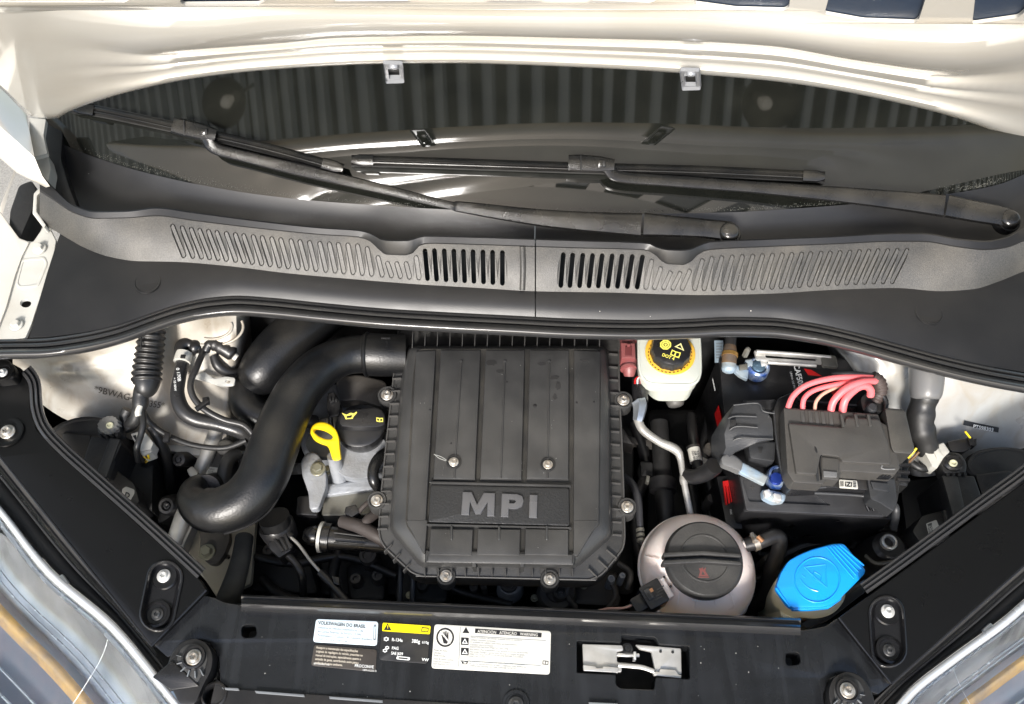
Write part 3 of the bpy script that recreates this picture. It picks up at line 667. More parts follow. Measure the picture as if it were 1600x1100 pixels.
# ---------------------------------------------------------------- side rails (long black plates)
def railz(x0, y0, x1, y1, z0, z1):
    dx, dy = x1 - x0, y1 - y0; L2 = dx*dx + dy*dy
    return lambda x, y: z0 + (z1 - z0) * (((x - x0) * dx + (y - y0) * dy) / L2)
zl = railz(280, 965, 0, 640, -.016, .03); zr = railz(1350, 1015, 1600, 810, -.016, .025)
def rail(label, out_, zf, inner, dog, scr, side):
    t = thing('side_rail', label, 'cover rail', W(dog[0][0], dog[0][1], -.03), 'long black rails beside the engine bay')
    c, d = dog; ax = Vector((d[0]-c[0], d[1]-c[1])); L = ax.length; ax /= L; nx = Vector((-ax.y, ax.x)); w = 26
    dh = []
    for k in range(11): a = math.pi * k / 10; dh.append(Vector(c) - ax * math.sin(a) * w * .95 + nx * math.cos(a) * w)
    for k in range(11): a = math.pi * k / 10; dh.append(Vector(d) + ax * math.sin(a) * w * .95 - nx * math.cos(a) * w)
    dh = [tuple(v) for v in dh]
    slab('plate', out_, zf, .014, blk, t, r=3, b=1.6, holes=[dh], hb=0, sm=25)
    # pressed recess: rounded lip, wall and two levels
    V = []; rows = []
    for off, dz in ((-3.5, .0002), (-2, .0022), (-.4, .0024), (1.5, .001), (4, -.005), (6.5, -.0075)):
        rows.append([W(x, y, zf(x, y) + dz) for x, y in offs(dh, off)])
    grid('recess_lip', rows, M('gloss_black', (.008, .008, .009), .14, bump=(200, .03)), t, closed=True, sm=60)
    slab('recess_floor', offs(dh, 6), lambda x, y: zf(x, y) - .0074, .002, M('gloss_black', ()), t, b=0)
    lathe('dish', (d[0], d[1], zf(*d) - .0075), [(22, .0), (21, .003), (17, .0035), (15, .001), (11, .0005), (0, .0005)], M('gloss_black', ()), t)
    lathe('arch', (c[0], c[1], zf(*c) - .0075), [(20, 0), (18, .0015), (15, .001), (0, .001)], M('gloss_black', ()), t)
    screw((c[0] + 2 * side, c[1] - 2, zf(*c) - .0062), 10.5, t, 'b', rot=.3); screw((d[0], d[1], zf(*d) - .007), 9.5, t, 'd', rot=.9)
    for (x, y, r, kd) in scr:
        lathe('dish', (x, y, zf(x, y) + .0002), [(r * 2.1, -.001), (r * 2.05, .0012), (r * 1.7, .0014), (r * 1.4, -.0003), (0, -.0003)], blk, t)
        screw((x, y, zf(x, y)), r, t, kd)
    # twin ribbed rubber strip along inner edge
    I = crom([Vector((x, y, 0)) for x, y in inner], 8); T = []
    for i in range(len(I)):
        q = (I[min(i+1, len(I)-1)] - I[max(i-1, 0)]).normalized(); T.append(Vector((-q.y, q.x, 0)) * side)
    rows = []
    for o_, dz in ((-2, -.006), (-2, .002), (0, .004), (3, .0042), (4.5, .001), (5.5, .001), (7, .005), (10, .0052), (11.5, .0015), (13, .0015), (14, .0042), (17, .004), (18, -.012)):
        rows.append([W(p.x + q.x * o_, p.y + q.y * o_, zf(p.x, p.y) + dz) for p, q in zip(I, T)])
    grid('edge_strip', rows, rub, t, sm=50)
    return t
Lr = rail('long black rail at the left with two screws in an oval recess', [(-60, 560), (15, 566), (34, 576), (46, 600), (48, 640), (58, 672), (85, 702), (312, 905), (322, 922), (237, 1009), (0, 713), (-90, 600)], zl,
          [(34, 582), (46, 600), (50, 640), (62, 672), (90, 704), (140, 749), (220, 820), (309, 902)], ((258, 902), (246, 960)), [(12, 675, 12, 's')], -1)
Rr = rail('long black rail at the right with two screws in an oval recess', [(1700, 670), (1602, 752), (1540, 797), (1420, 885), (1358, 930), (1311, 965), (1393, 1068), (1600, 884), (1720, 790)], zr,
          [(1700, 668), (1602, 745), (1540, 790), (1420, 879), (1354, 926)], ((1385, 957), (1389, 1016)), [], 1)
for nm, t, q, zf in (('l', Lr, [(322, 922), (237, 1009), (229, 1001), (316, 917)], zl), ('r', Rr, [(1311, 965), (1393, 1068), (1400, 1062), (1318, 960)], zr)):
    a, b = q[0], q[1]; tube('folded_lip', [(a[0], a[1], zf(*a) - .001), ((a[0]+b[0])/2, (a[1]+b[1])/2, zf(a[0], a[1]) * .5 + zf(*b) * .5 - .001), (b[0], b[1], zf(*b) - .001)], 2.4, M('gloss_black', ()), t, n=8)
for t, zf, P in ((Lr, zl, [(237, 1009), (120, 864), (0, 713)]), (Rr, zr, [(1393, 1068), (1500, 972), (1600, 884)])):
    tube('folded_lip', [(x, y, zf(x, y) - .001) for x, y in P], 1.8, M('gloss_black', ()), t, n=8)
slab('end_block', [(-10, 560), (14, 562), (26, 578), (24, 592), (-10, 598)], .046, .02, blk, Lr, r=8, b=3)
lathe('collar', (6, 581, .0465), [(16, 0), (15, .002), (11, .002), (10, .0), (0, .0)], blk, Lr); screw((4, 583, .0466), 8, Lr, 'b')
# ---------------------------------------------------------------- headlights
lens = M('lens_plastic', (.95, .97, .98), .0, trans=1, ior=1.4, rv=0); lens2 = M('lens_back', (.3, .305, .31), .18, metal=.55, bump=(16, .5), var=((.55, .56, .57), 14), rv=.05)
amber = M('amber_lens', (.62, .38, .12), .12, metal=.2, bump=(40, .8), var=((.3, .22, .14), 34), coat=.5); refl = M('chrome_reflector', (.3, .34, .4), .12, metal=.6, bump=(20, .6), var=((.42, .38, .42), 22), coat=.5)
def band(name, A, B, z0, z1, mat, par, n=30, hump=0, thick=0):
    a, b = crom([Vector((*p, 0)) for p in A], 10), crom([Vector((*p, 0)) for p in B], 10)
    def at(c, t): f = t * (len(c)-1); i = min(int(f), len(c)-2); return c[i].lerp(c[i+1], f - i)
    rows = []
    for k in range(7):
        s = k / 6; rows.append([W(at(a, i/n).lerp(at(b, i/n), s).x, at(a, i/n).lerp(at(b, i/n), s).y, (z0(i/n) if callable(z0) else z0) * (1-s) + (z1(i/n) if callable(z1) else z1) * s + hump * math.sin(s * math.pi)) for i in range(n + 1)])
    return grid(name, rows, mat, par, thick=thick)
def headlight(label, A, B, Cc, D, z, am):
    t = thing('headlight', label, 'headlight', W(A[2][0], A[2][1], z - .15), 'headlights at the front corners')
    band('chrome_edge', A, B, z, z - .004, M('edge_white', (.6, .62, .64), .2, metal=.5), t, hump=.003, thick=.004)
    band('housing', B, Cc, z - .045, z - .09, lens2, t, hump=-.01)
    band('reflector', [tuple(Vector(p) * 1) for p in Cc], D, z - .09, z - .15, refl, t, hump=-.03)
    band('indicator', [(p[0] * .93 + q[0] * .07, p[1] * .93 + q[1] * .07) for p, q in zip(Cc, D)], [(p[0] * .80 + q[0] * .20, p[1] * .80 + q[1] * .20) for p, q in zip(Cc, D)], z - .08, z - .09, amber, t, hump=.006)
    band('rim', [(p[0] * .97 + q[0] * .03, p[1] * .97 + q[1] * .03) for p, q in zip(B, Cc)], [(p[0] * .86 + q[0] * .14, p[1] * .86 + q[1] * .14) for p, q in zip(B, Cc)], z - .02, z - .03, M('rim_grey', (.3, .33, .37), .25, metal=.4), t, hump=.004)
    for f_ in (.72, .86): tube('inner_line', [(p[0] * (1 - f_) + q[0] * f_, p[1] * (1 - f_) + q[1] * f_, z - .03 - .04 * f_) for p, q in zip(B, Cc)], 1.3, M('inner_line', (.5, .53, .55), .2, metal=.5), t, n=8)
    for f_ in (.45, .6): tube('inner_line', [(p[0] * (1 - f_) + q[0] * f_, p[1] * (1 - f_) + q[1] * f_, z - .09 - .01) for p, q in zip(Cc, D)], 1.8, M('inner_line', ()), t, n=8)
    band('outer_rim', [(p[0] * .2 + q[0] * .8, p[1] * .2 + q[1] * .8) for p, q in zip(Cc, D)], [(p[0] * -.2 + q[0] * 1.2, p[1] * -.2 + q[1] * 1.2) for p, q in zip(Cc, D)], z - .1, z - .14, M('edge_white', ()), t, hump=.01)
    for i_ in (1, 3):
        p, q, r_ = B[i_], Cc[i_], D[i_]; tube('cross_line', [(p[0], p[1], z - .03), ((p[0] + q[0]) / 2 + 14 * (1 - 2 * am), (p[1] + q[1]) / 2 + 25, z - .045), (q[0] * .7 + r_[0] * .3 + 30 * (1 - 2 * am), q[1] * .7 + r_[1] * .3 + 60, z - .07)], .45, M('inner_line', ()), t, n=6)
        if 0: lathe('bulb_socket', (q[0] * .9 + r_[0] * .1 + 20 * (1 - 2 * am), q[1] * .9 + r_[1] * .1 + 20, z - .075), [(16, -.02), (16, 0), (13, .004), (12, -.001), (9, .003), (8, -.001), (5, .002), (0, .002)], M('inner_line', ()), t, seg=24)
    band('lens', B, [(p[0] * -.15 + q[0] * 1.15, p[1] * -.15 + q[1] * 1.15) for p, q in zip(Cc, D)], z - .006, z - .07, lens, t, hump=.014, thick=.0015)
    return t
hl = headlight('clear headlight at the lower left corner', [(-70, 715), (0, 790), (80, 889), (180, 975), (270, 1085), (330, 1160)], [(-78, 725), (-6, 800), (72, 899), (172, 986), (262, 1094), (322, 1170)], [(-140, 765), (-60, 850), (20, 945), (110, 1035), (180, 1120), (240, 1200)], [(-260, 850), (-190, 950), (-120, 1060), (-40, 1150), (40, 1230), (100, 1300)], -.02, 0)
hr = headlight('clear headlight at the lower right corner', [(1680, 870), (1600, 938), (1560, 972), (1480, 1030), (1420, 1078), (1370, 1140)], [(1688, 880), (1608, 948), (1568, 982), (1488, 1040), (1428, 1088), (1380, 1150)], [(1715, 905), (1645, 978), (1602, 1008), (1540, 1054), (1482, 1100), (1440, 1160)], [(1840, 1000), (1760, 1070), (1710, 1110), (1640, 1160), (1580, 1210), (1540, 1270)], -.02, 1)
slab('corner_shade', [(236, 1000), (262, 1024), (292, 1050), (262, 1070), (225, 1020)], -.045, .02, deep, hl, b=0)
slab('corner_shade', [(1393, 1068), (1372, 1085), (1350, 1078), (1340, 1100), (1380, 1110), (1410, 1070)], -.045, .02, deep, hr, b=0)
def trough(label, A, B, zf, lip):
    t = thing('headlight_trim', label, 'trim strip', W(A[1][0], A[1][1], -.06), 'dark trims between rail and headlight')
    M_ = [(a[0] * .6 + b[0] * .4, a[1] * .6 + b[1] * .4) for a, b in zip(A, B)]
    band('trough', A, M_, lambda s: zf(*A[1]) * 0 - .03, -.042, M('trim_grey', (.035, .035, .036), .42, bump=(300, .2), dust=.08), t)
    band('ledge', M_, B, -.034, -.03, deep, t, hump=.004, thick=.003)
    pp = crom([Vector((*p, 0)) for p in M_], 6); tube('bead', [(p.x, p.y, -.031) for p in pp], 2.4, rub, t, seg=1, n=8); return t
tl = trough('dark trim strip between left rail and left headlight', [(-90, 600), (0, 713), (120, 862), (190, 950), (237, 1008), (262, 1060)], [(-70, 712), (2, 790), (82, 889), (182, 975), (272, 1085), (330, 1150)], zl, 0)
tr_ = trough('dark trim strip between right rail and right headlight', [(1720, 790), (1600, 884), (1500, 972), (1440, 1028), (1393, 1070), (1350, 1110)], [(1680, 868), (1600, 936), (1560, 970), (1480, 1028), (1420, 1076), (1370, 1138)], zr, 0)
for t, x, y, a in ((tl, 99, 907, .8), (tr_, 1544, 983, -.6)): box('clip', (x, y, -.026), (.013, .007, .006), steelb, t, rot=(0, 0, -a), b=.0015)
# headlight mounting lugs
def lug(label, cx, cy, s, ang):
    t = thing('headlight_bracket', label, 'bracket', W(cx, cy, -.04), 'brackets bolting the headlights down')
    o = [(cx + (p[0]) * s, cy + p[1]) for p in [(-34, -12), (-22, -28), (-2, -36), (20, -28), (30, -8), (28, 14), (14, 40), (2, 70), (-22, 70), (-36, 40), (-44, 20), (-40, 2)]]
    slab('lug_body', o, -.012, .02, pl2, t, r=9, b=2)
    slab('lug_well', [(cx + p[0] * s, cy + p[1]) for p in [(-18, -22), (0, -28), (18, -20), (22, -2), (16, 16), (4, 38), (-12, 20), (-28, -2)]], -.0112, .003, M('grey_plastic', ()), t, r=8, b=1)
    lathe('boss', (cx + 0, cy - 5, -.011), [(19, 0), (18, .003), (15, .0035), (13.5, .002), (0, .002)], pl2, t)
    screw((cx, cy - 5, -.0088), 12, t, 's', 'bolt')
    for k in range(6):
        a = rad(60 + k * 26) if s > 0 else rad(40 + k * 26); x0, y0 = cx + 19 * math.cos(a) * s, cy - 3 + 19 * math.sin(a)
        slab('rib', [(x0 - 1, y0), (x0 + 1, y0 + .5), (x0 + 1 + 9 * math.cos(a) * s, y0 + 11 * math.sin(a)), (x0 - 1 + 9 * math.cos(a) * s, y0 + 11 * math.sin(a))], -.0085, .004, M('lip_grey', ()), t, b=.3)
    return t
lg = lug('bracket with bolt at the head of the left headlight', 303, 1032, 1, 0); slab('clear_tab', [(238, 1058), (268, 1032), (312, 1072), (268, 1078)], -.010, .008, pl2, lg, r=3, b=1.5)
slab('reflecting_face', [(266, 1080), (308, 1074), (300, 1120), (280, 1130)], -.02, .02, M('bluish_chrome', (.35, .45, .6), .15, metal=.8), lg, b=1)
lug('bracket with bolt at the head of the right headlight', 1324, 1084, -1, 0)
lathe('socket', (334, 1086, -.0215), [(20, -.02), (20, .0), (17, .001), (15, -.002), (14, -.02), (0, -.02)], pl2, pan, seg=28)
# ---------------------------------------------------------------- body sides at the left: fender, flange, hinge
fe = thing('left_fender', 'cream white body flange beside the cowl cover, with bolts', 'fender', W(20, 450, .05))
slab('flange', [(118, 330), (76, 352), (88, 376), (84, 400), (50, 505), (40, 528), (-60, 540), (-60, 380), (8, 345), (26, 374), (52, 378), (70, 352)], .088, .004, paintg, fe, r=3, b=1.2, holes=[ho(40, 474, 8, 1.1)], sm=25)
slab('seam_edge', [(46, 378), (35, 400), (24, 430), (10, 480), (-10, 532), (-60, 540), (-70, 420), (0, 330), (30, 372)], .091, .003, paint, fe, r=3, b=2)
slab('pressed_pocket', [(34, 404), (70, 400), (75, 412), (60, 448), (30, 452), (24, 444)], .0888, .002, paintg, fe, r=5, b=1, holes=[fillet([(37, 408), (68, 405), (70, 411), (57, 443), (32, 447), (28, 442)], 4)], hb=.8)
for x, y in ((62, 389), (26, 508)): screw((x, y, .089), 10.5, fe, 'hp', 'bolt')
grid('outer_wing', [[W(x, y, z) for x, y in r] for r, z in (([(36, 238), (14, 300), (0, 350), (-20, 540)], .07), ([(24, 262), (2, 318), (-14, 360), (-40, 540)], .072), ([(10, 300), (-14, 340), (-40, 380), (-80, 540)], .03), ([(-10, 320), (-40, 360), (-70, 400), (-120, 560)], -.2))], paint, fe, sm=60)
slab('wing_gutter', [(50, 282), (58, 300), (50, 330), (30, 376), (14, 366), (16, 330), (30, 290)], .086, .03, M('foam_black', (.012, .012, .012), .75, bump=(200, .5)), fe, r=5, b=2)
hg = fe
slab('hinge_base', [(54, 300), (68, 289), (88, 300), (96, 322), (108, 340), (96, 354), (70, 356), (52, 332)], .095, .006, paintg, hg, r=5, b=1.5)
slab('hinge_flange', [(53, 302), (67, 290), (70, 294), (58, 306), (57, 330), (72, 352), (68, 356), (51, 334)], .104, .012, paintg, hg, r=2, b=1)
slab('hinge_arm', [(46, 183), (72, 186), (68, 212), (74, 240), (52, 246), (46, 215)], .15, .006, paintg, hg, r=2, b=1)
slab('hinge_knee', [(52, 246), (74, 240), (80, 262), (76, 284), (64, 292), (56, 268)], .13, .02, paintg, hg, r=4, b=2)
screw((78, 343, .0952), 11, hg, 'h', 'bolt')
slab('side_trim', [(68, 188), (100, 190), (96, 250), (108, 290), (122, 325), (140, 345), (112, 338), (92, 318), (84, 290), (66, 262), (66, 225)], .112, .05, cowlb, cw, r=6, b=3)
# ---------------------------------------------------------------- strut towers / inner wings
st = thing('left_inner_wing', 'pale stained metal inner wing at the left with stamped number', 'inner wing', W(250, 600, -.1))
topc = PL([(20, 552), (60, 556), (120, 551), (200, 530), (280, 500), (330, 489), (400, 489), (480, 494)])
botc = PL([(20, 600), (60, 628), (100, 654), (150, 672), (220, 690), (300, 698), (380, 704), (480, 700)])
X = lin(20, 408, 50); rows = []
for t in lin(0, 1, 16):
    r = []
    for x in X:
        y = topc(x) - 20 + (botc(x) - topc(x) + 20) * t
        z = .012 - .10 * t ** .8
        d = math.hypot((x - 345) / 75, (y - 520) / 55); z += .016 * math.exp(-d * d * 1.2)
        z += .006 * math.exp(-((y - (585 - (x - 80) * .12)) / 6) ** 2) * (1 if 60 < x < 230 else .2)
        z += .006 * math.exp(-((x - 95) / 30) ** 2)
        z -= .22 * max(0, (x - 368 + (y - 520) * .1) / 40) ** 1.7
        r.append(W(x, y, z))
    rows.append(r)
wing = grid('wing_panel', rows, tower, st, sm=70)
def tz(x, y):
    t = max(0, min(1, (y - topc(x) + 20) / (botc(x) - topc(x) + 20))); z = .012 - .10 * t ** .8
    d = math.hypot((x - 345) / 75, (y - 520) / 55); return z + .016 * math.exp(-d * d * 1.2)
vp = M('stamp_dark', (.06, .045, .03), .7)
text('stamped_number', '*9BWAG412', 146, 612, 0, 14, vp, st, -14, bold=.0, surf=lambda x, y: W(x, y, tz(x, y) + .0015), sx=1.05)
text('stamped_number', '8355*', 226, 634, 0, 14, vp, st, -9, surf=lambda x, y: W(x, y, tz(x, y) + .0015), sx=.9)
for (x, y, r) in ((330, 510, 40), (330, 510, 26)): tube('swage_ring', [(x + r * 1.25 * math.cos(a), y + r * .75 * math.sin(a), tz(x + r * 1.25 * math.cos(a), y + r * .75 * math.sin(a)) + .0003) for a in lin(-.3, 1.9, 9)], 2.2, tower, st, n=8)
slab('torn_tab', [(300, 590), (318, 580), (335, 592), (352, 588), (368, 590), (366, 602), (345, 604), (330, 598)], -.03, .003, paintg, st, r=4, b=1, holes=[ho(356, 596, 4)])
slab('lower_ledge', [(255, 690), (300, 698), (380, 704), (440, 706), (440, 722), (330, 716), (262, 704)], -.09, .01, paintg, st, r=4, b=2)
tower2c = 0
rt2 = thing('right_inner_wing', 'silvery scuffed metal inner wing at the right with round strut dome', 'inner wing', W(1480, 640, -.1))
topr = PL([(1270, 528), (1330, 545), (1400, 565), (1500, 590), (1600, 612), (1680, 628)]); botr = PL([(1270, 620), (1330, 660), (1380, 720), (1440, 745), (1500, 735), (1600, 700), (1680, 690)])
X = lin(1270, 1680, 46); rows = []
def tzr(x, y, dome=True):
    t = max(0, min(1, (y - topr(x) + 22) / (botr(x) - topr(x) + 22))); z = .005 - .10 * t - .2 * max(0, (1322 + (y - 540) * .55 - x) / 40) ** 1.6
    d = math.hypot((x - 1335) / 95, (y - 580) / 62)
    z += .012 * math.exp(-(d / .9) ** 4)
    for q in (.5, .72): z += .0025 * math.exp(-((d - q) / .03) ** 2)
    return z
for t in lin(0, 1, 30): rows.append([W(x, topr(x) - 22 + (botr(x) - topr(x) + 22) * t, tzr(x, topr(x) - 22 + (botr(x) - topr(x) + 22) * t)) for x in X])
tower2 = M('tower_metal_cool', (.47, .49, .5), .32, metal=.15, bump=(25, .25), bump2=(9, .15), var=((.32, .32, .31), 6), dust=.35, dcol=(.28, .22, .14), streak=((.3, .27, .22), 30, .6))
grid('wing_panel', rows, tower2, rt2, sm=70)
rsurf = lambda x, y: W(x, y, tzr(x, y) + .0016)
q = [(1507, 657), (1561, 668), (1560, 676), (1505, 664)]; mk('number_plate', [rsurf(*p) for p in q], [(0, 1, 2, 3)], blkp, rt2)
text('lettering', 'PTS98303', 1520, 668.5, 0, 8, whp, rt2, -11, surf=lambda x, y: W(x, y, tzr(x, y) + .0022), bold=.02)
# ================================================================ AIR FILTER BOX
af = thing('air_filter_box', 'grey plastic air filter box marked MPI in the centre of the bay', 'air filter box', W(790, 720, -.08))
fo = [(624, 505), (968, 512), (967, 600), (972, 700), (975, 790), (976, 842), (973, 858), (940, 898), (922, 906), (660, 900), (644, 895), (604, 858), (595, 845), (592, 828), (596, 770), (604, 690), (614, 600)]
slab('flange', fo, -.038, .035, pl, af, r=14, b=1.5, sm=30)
slab('lower_case', [(630, 520), (962, 525), (968, 835), (935, 885), (660, 880), (605, 840)], -.07, .13, deep, af, r=8, b=1)
def ringpts(P, z): return [W(x, y, z) for x, y in P]
base = fillet([(636, 540), (948, 540), (953, 600), (957, 838), (901, 888), (658, 888), (608, 828), (626, 600)], 12, 5)
mid = fillet([(639, 541), (946, 541), (951, 600), (954, 836), (900, 884), (659, 884), (611, 826), (629, 600)], 12, 5)
tp = fillet([(651, 545), (937, 545), (939, 600), (936, 818), (902, 867), (663, 862), (633, 820), (644, 600)], 12, 5)
grid('lid_wall', [ringpts(base, -.040), ringpts(base, -.036), ringpts(mid, -.016), ringpts([(a[0]*.8+b[0]*.2, a[1]*.8+b[1]*.2) for a, b in zip(mid, tp)], -.0105), ringpts(tp, -.0052)], pl, af, closed=True, sm=50)
V = ringpts(tp, -.0052); mk('lid_floor', V, [tuple(range(len(V)))], M('groove_grey', (.012, .012, .012), .5, bump=(400, .3), dust=.1), af)
def zlid(x, y): return -.0006 * max(0, (600 - y) / 12) ** 1.2 if y < 600 else 0
def gx(k, y): return {1: 685 - (y - 543) * .058, 2: 755 - (y - 545) * .043, 3: 824 - (y - 545) * .025, 4: 893 - (y - 545) * .003}[k]
H = 3.9
def lidp(name, q, n=(3, 10), zo=0, mat=pl, b=2.2): return pillow(name, q, (lambda x, y: zlid(x, y) + zo), .0065, mat, af, b=b, n=n)
for a, b_ in ((1, 2), (2, 3), (3, 4)):
    lidp('lid_panel', [(gx(a, 545) + H, 546), (gx(b_, 545) - H, 546), (gx(b_, 750) - H, 749), (gx(a, 750) + H, 748)])
    c0_ = (gx(a, 565) + gx(b_, 565)) / 2 + (2 if a == 1 else 0); c1_ = (gx(a, 747) + gx(b_, 747)) / 2
    P = [(c0_ + (c1_ - c0_) * k / 6, 566 + 181 * k / 6) for k in range(7)]
    tube('centre_rib', [(x, y, zlid(x, y) + .0002) for x, y in P], 1.5, pl, af, seg=2, n=8); 
    lathe('rib_end', (P[0][0], P[0][1] - 1, zlid(*P[0])), [(3, -.0005), (2.2, .0012), (0, .0016)], pl, af, seg=12)
    lidp('lower_lid_panel', [(gx(a, 825) + H, 826), (gx(b_, 825) - H, 827), (gx(b_, 866) - H, 868), (gx(a, 866) + H, 867)], n=(3, 2))
    xm = (gx(a, 830) + gx(b_, 830)) / 2; tube('short_rib', [(xm, 823, .0), (xm, 842, .0003)], 2, pl, af, n=8, seg=3, round_=1)
for q in ([(650, 548), (gx(1, 545) - H, 546), (gx(1, 866) - H, 862), (636, 818)], [(gx(4, 545) + H, 546), (938, 548), (936, 818), (gx(4, 866) + H, 866)]):
    lidp('side_panel', q, n=(3, 14))
# lower chamfered corners of the side panels
slab('corner_facet', [(634, 812), (668, 812), (664, 866), (660, 862)], lambda x, y: .0003, .005, pl, af, r=3, b=1.5)
slab('corner_facet', [(897, 812), (936, 812), (903, 869), (896, 868)], lambda x, y: .0003, .005, pl, af, r=3, b=1.5)
slab('front_wall', [(664, 858), (900, 862), (898, 884), (664, 880)], -.001, .02, pl, af, r=3, b=5, flare=-4)
for k in (2, 3): slab('wall_rib', [(gx(k, 875) - 3, 862), (gx(k, 875) + 3, 862), (gx(k, 875) + 3, 886), (gx(k, 875) - 3, 886)], -.0022, .02, pl, af, b=1)
spot = M('oil_spot', (.012, .011, .011), .35)
for x, y, r in ((836, 634, 3), (901, 629, 1.6), (928, 628, 1.6), (672, 640, 1.6), (705, 693, 1.5), (792, 597, 1.4)): lathe('oil_spot', (x, y, .0001), [(r, 0), (r * .7, .0003), (0, .0004)], spot, af, seg=10, ell=1.2)
sm_ = M('smudge', (.022, .021, .02), .6, bump=(300, .4))
for x, y, w, h in ((768, 567, 11, 5), (781, 580, 7, 4), (866, 590, 9, 4), (872, 603, 5, 8), (846, 568, 8, 3), (914, 563, 9, 3), (867, 620, 4, 6)):
    p = [(x + w * math.cos(a) * random.uniform(.55, 1.1), y + h * math.sin(a) * random.uniform(.55, 1.1)) for a in [2 * math.pi * k / 16 for k in range(16)]]
    slab('smudge', fillet(p, 2, 2), lambda x, y: zlid(x, y) + .0004, .0003, sm_, af, b=0)
for P in ([(678, 710), (690, 714), (702, 722)], [(680, 711), (686, 716), (697, 720)]): tube('scratch', [(x, y, .0) for x, y in P], .6, M('scratch_pale', (.3, .3, .28), .5), af, n=5, seg=3)
for i in range(60):
    x, y = random.uniform(640, 935), random.uniform(560, 860); lathe('dust_speck', (x, y, .0002), [(random.uniform(.35, .7), 0), (0, .0004)], M('scratch_pale', ()), af, seg=5) if i < 26 else None
# plate carrying the raised letters
slab('name_plate', [(673, 757), (889, 762), (890, 822), (669, 816)], -.0008, .006, plg, af, r=4, b=2)
for nm, q in (('plate_rim', [(672, 752), (892, 757), (892, 761), (672, 756)]), ('plate_rim', [(666, 818), (893, 823), (893, 826), (666, 821)])): slab(nm, q, .0003, .006, pl, af, b=1)
lt_ = M('letter_grey', (.13, .13, .135), .28, metal=.4, bump=(500, .1))
def letter(p, dy=0, holes=()): return slab('letter', p, .0022, .003, lt_, af, r=0, b=1.1, holes=holes, sm=30)
letter([(723, 768.5), (737, 769), (745.5, 788), (756, 769.8), (773.5, 770.6), (772.5, 806.5), (761, 806.2), (761.8, 785), (751, 803), (742.5, 802.8), (734.5, 784), (733, 804.5), (720.5, 804)])
letter([(784, 771), (808, 772), (816, 775), (818.5, 783), (816, 791), (807, 795), (795, 794.5), (794.6, 807.6), (782.5, 807)], holes=[[(796, 779.5), (804, 780), (806.5, 783), (803.5, 786.6), (795.6, 786.4)]])
letter([(827.5, 772.8), (840, 773.4), (839, 809), (826.5, 808.4)])
# stiffening fins round the flange
def fin(x0, y0, x1, y1, w=.8, z=-.0335): 
    d = Vector((x1-x0, y1-y0)).normalized(); n_ = Vector((-d.y, d.x)) * w
    slab('fin', [(x0+n_.x, y0+n_.y), (x1+n_.x, y1+n_.y), (x1-n_.x, y1-n_.y), (x0-n_.x, y0-n_.y)], z, .012, M('fin_grey', (.06, .058, .055), .45), af, b=.5)
for k in range(15): y = 552 + k * 19.6; xo = 624 - (y - 505) * .1; xo2 = 635 - (y - 540) * .095; fin(xo - 2.5, y, xo2 - 3, y - 1)
for k in range(15): y = 552 + k * 20.2; fin(951 + (y - 540) * .02, y, 965 + (y - 540) * .022, y + 1)
for k in range(16): x = 645 + k * 19.5; fin(x, 518, x - 1, 544, z=-.012)
for k in range(12): x = 664 + k * 21; fin(x, 886 + (k > 5), x, 899, z=-.032)
for x, y, X_, Y_ in ((612, 850, 600, 862), (625, 864, 614, 876), (640, 880, 630, 892), (920, 888, 934, 902), (935, 874, 950, 888), (948, 858, 964, 872)): fin(x, y, X_, Y_)
fq = fillet(fo, 14, 3); tube('flange_rim', [(x, y, -.0375) for x, y in fq[4:] + fq[:4]], 1.6, M('fin_grey', ()), af, seg=2, n=8)
# screw lugs
for x, y in ((605, 617), (974, 625), (589, 782), (980, 792), (697, 900), (859, 905)):
    cx = 620 if x < 640 else (962 if x > 940 else x); cy = y if x < 640 or x > 940 else 885
    lathe('lug', (x, y, -.0365), [(15, -.02), (15, 0), (14, .0015), (12, .0015), (11, 0), (0, 0)], pl, af, seg=24)
    d = Vector((cx - x, cy - y)); n_ = Vector((-d.y, d.x)).normalized() * 13
    slab('lug_web', [(x+n_.x, y+n_.y), (cx+n_.x*1.3, cy+n_.y*1.3), (cx-n_.x*1.3, cy-n_.y*1.3), (x-n_.x, y-n_.y)], -.0375, .01, pl, af, b=.8)
    screw((x, y, -.036), 9.5, af, 's', rot=random.random())
for x, y in ((709, 722), (856, 726)):
    lathe('screw_well', (x, y, .0), [(12, -.001), (11.5, .0016), (10.3, .0018), (9.5, .0002), (0, .0001)], M('groove_grey', ()), af, seg=28); screw((x, y, .0003), 7.8, af, 's', rot=random.random())
# ================================================================ INTAKE DUCT
du = thing('intake_duct', 'thick matt black intake pipe sweeping from the filter box down to a hook', 'intake pipe', W(430, 700, -.1))
tube('pipe', [(578, 553, -.035), (540, 556, -.03), (502, 574, -.024), (468, 610, -.02), (444, 655, -.02), (425, 705, -.02), (408, 750, -.022), (380, 782, -.026), (345, 797, -.03), (322, 795, -.034)], [30, 30, 33, 35, 37, 39, 39, 38, 36, 33], pl3, du, seg=7, n=28)
tube('pipe_mouth', [(352, 797, -.03), (322, 797, -.034), (302, 783, -.04), (304, 764, -.05), (318, 754, -.07)], [36, 33, 25, 20, 14], pl3, du, seg=7, n=26, round_=.9)
tube('mouth_collar', [(322, 764, -.055), (336, 758, -.09)], [22, 20], pl3, du, n=24)
tube('mould_seam', [(528, 588, -.034), (496, 604, -.026), (474, 640, -.022), (462, 690, -.022), (447, 748, -.024), (424, 795, -.03), (388, 822, -.034), (350, 835, -.038)], 1.6, pl3, du, n=6)
tube('collar', [(572, 554, -.035), (576, 554, -.035), (600, 555, -.036), (632, 556, -.04)], [32, 33.5, 33.5, 33], pl3, du, seg=3, n=32)
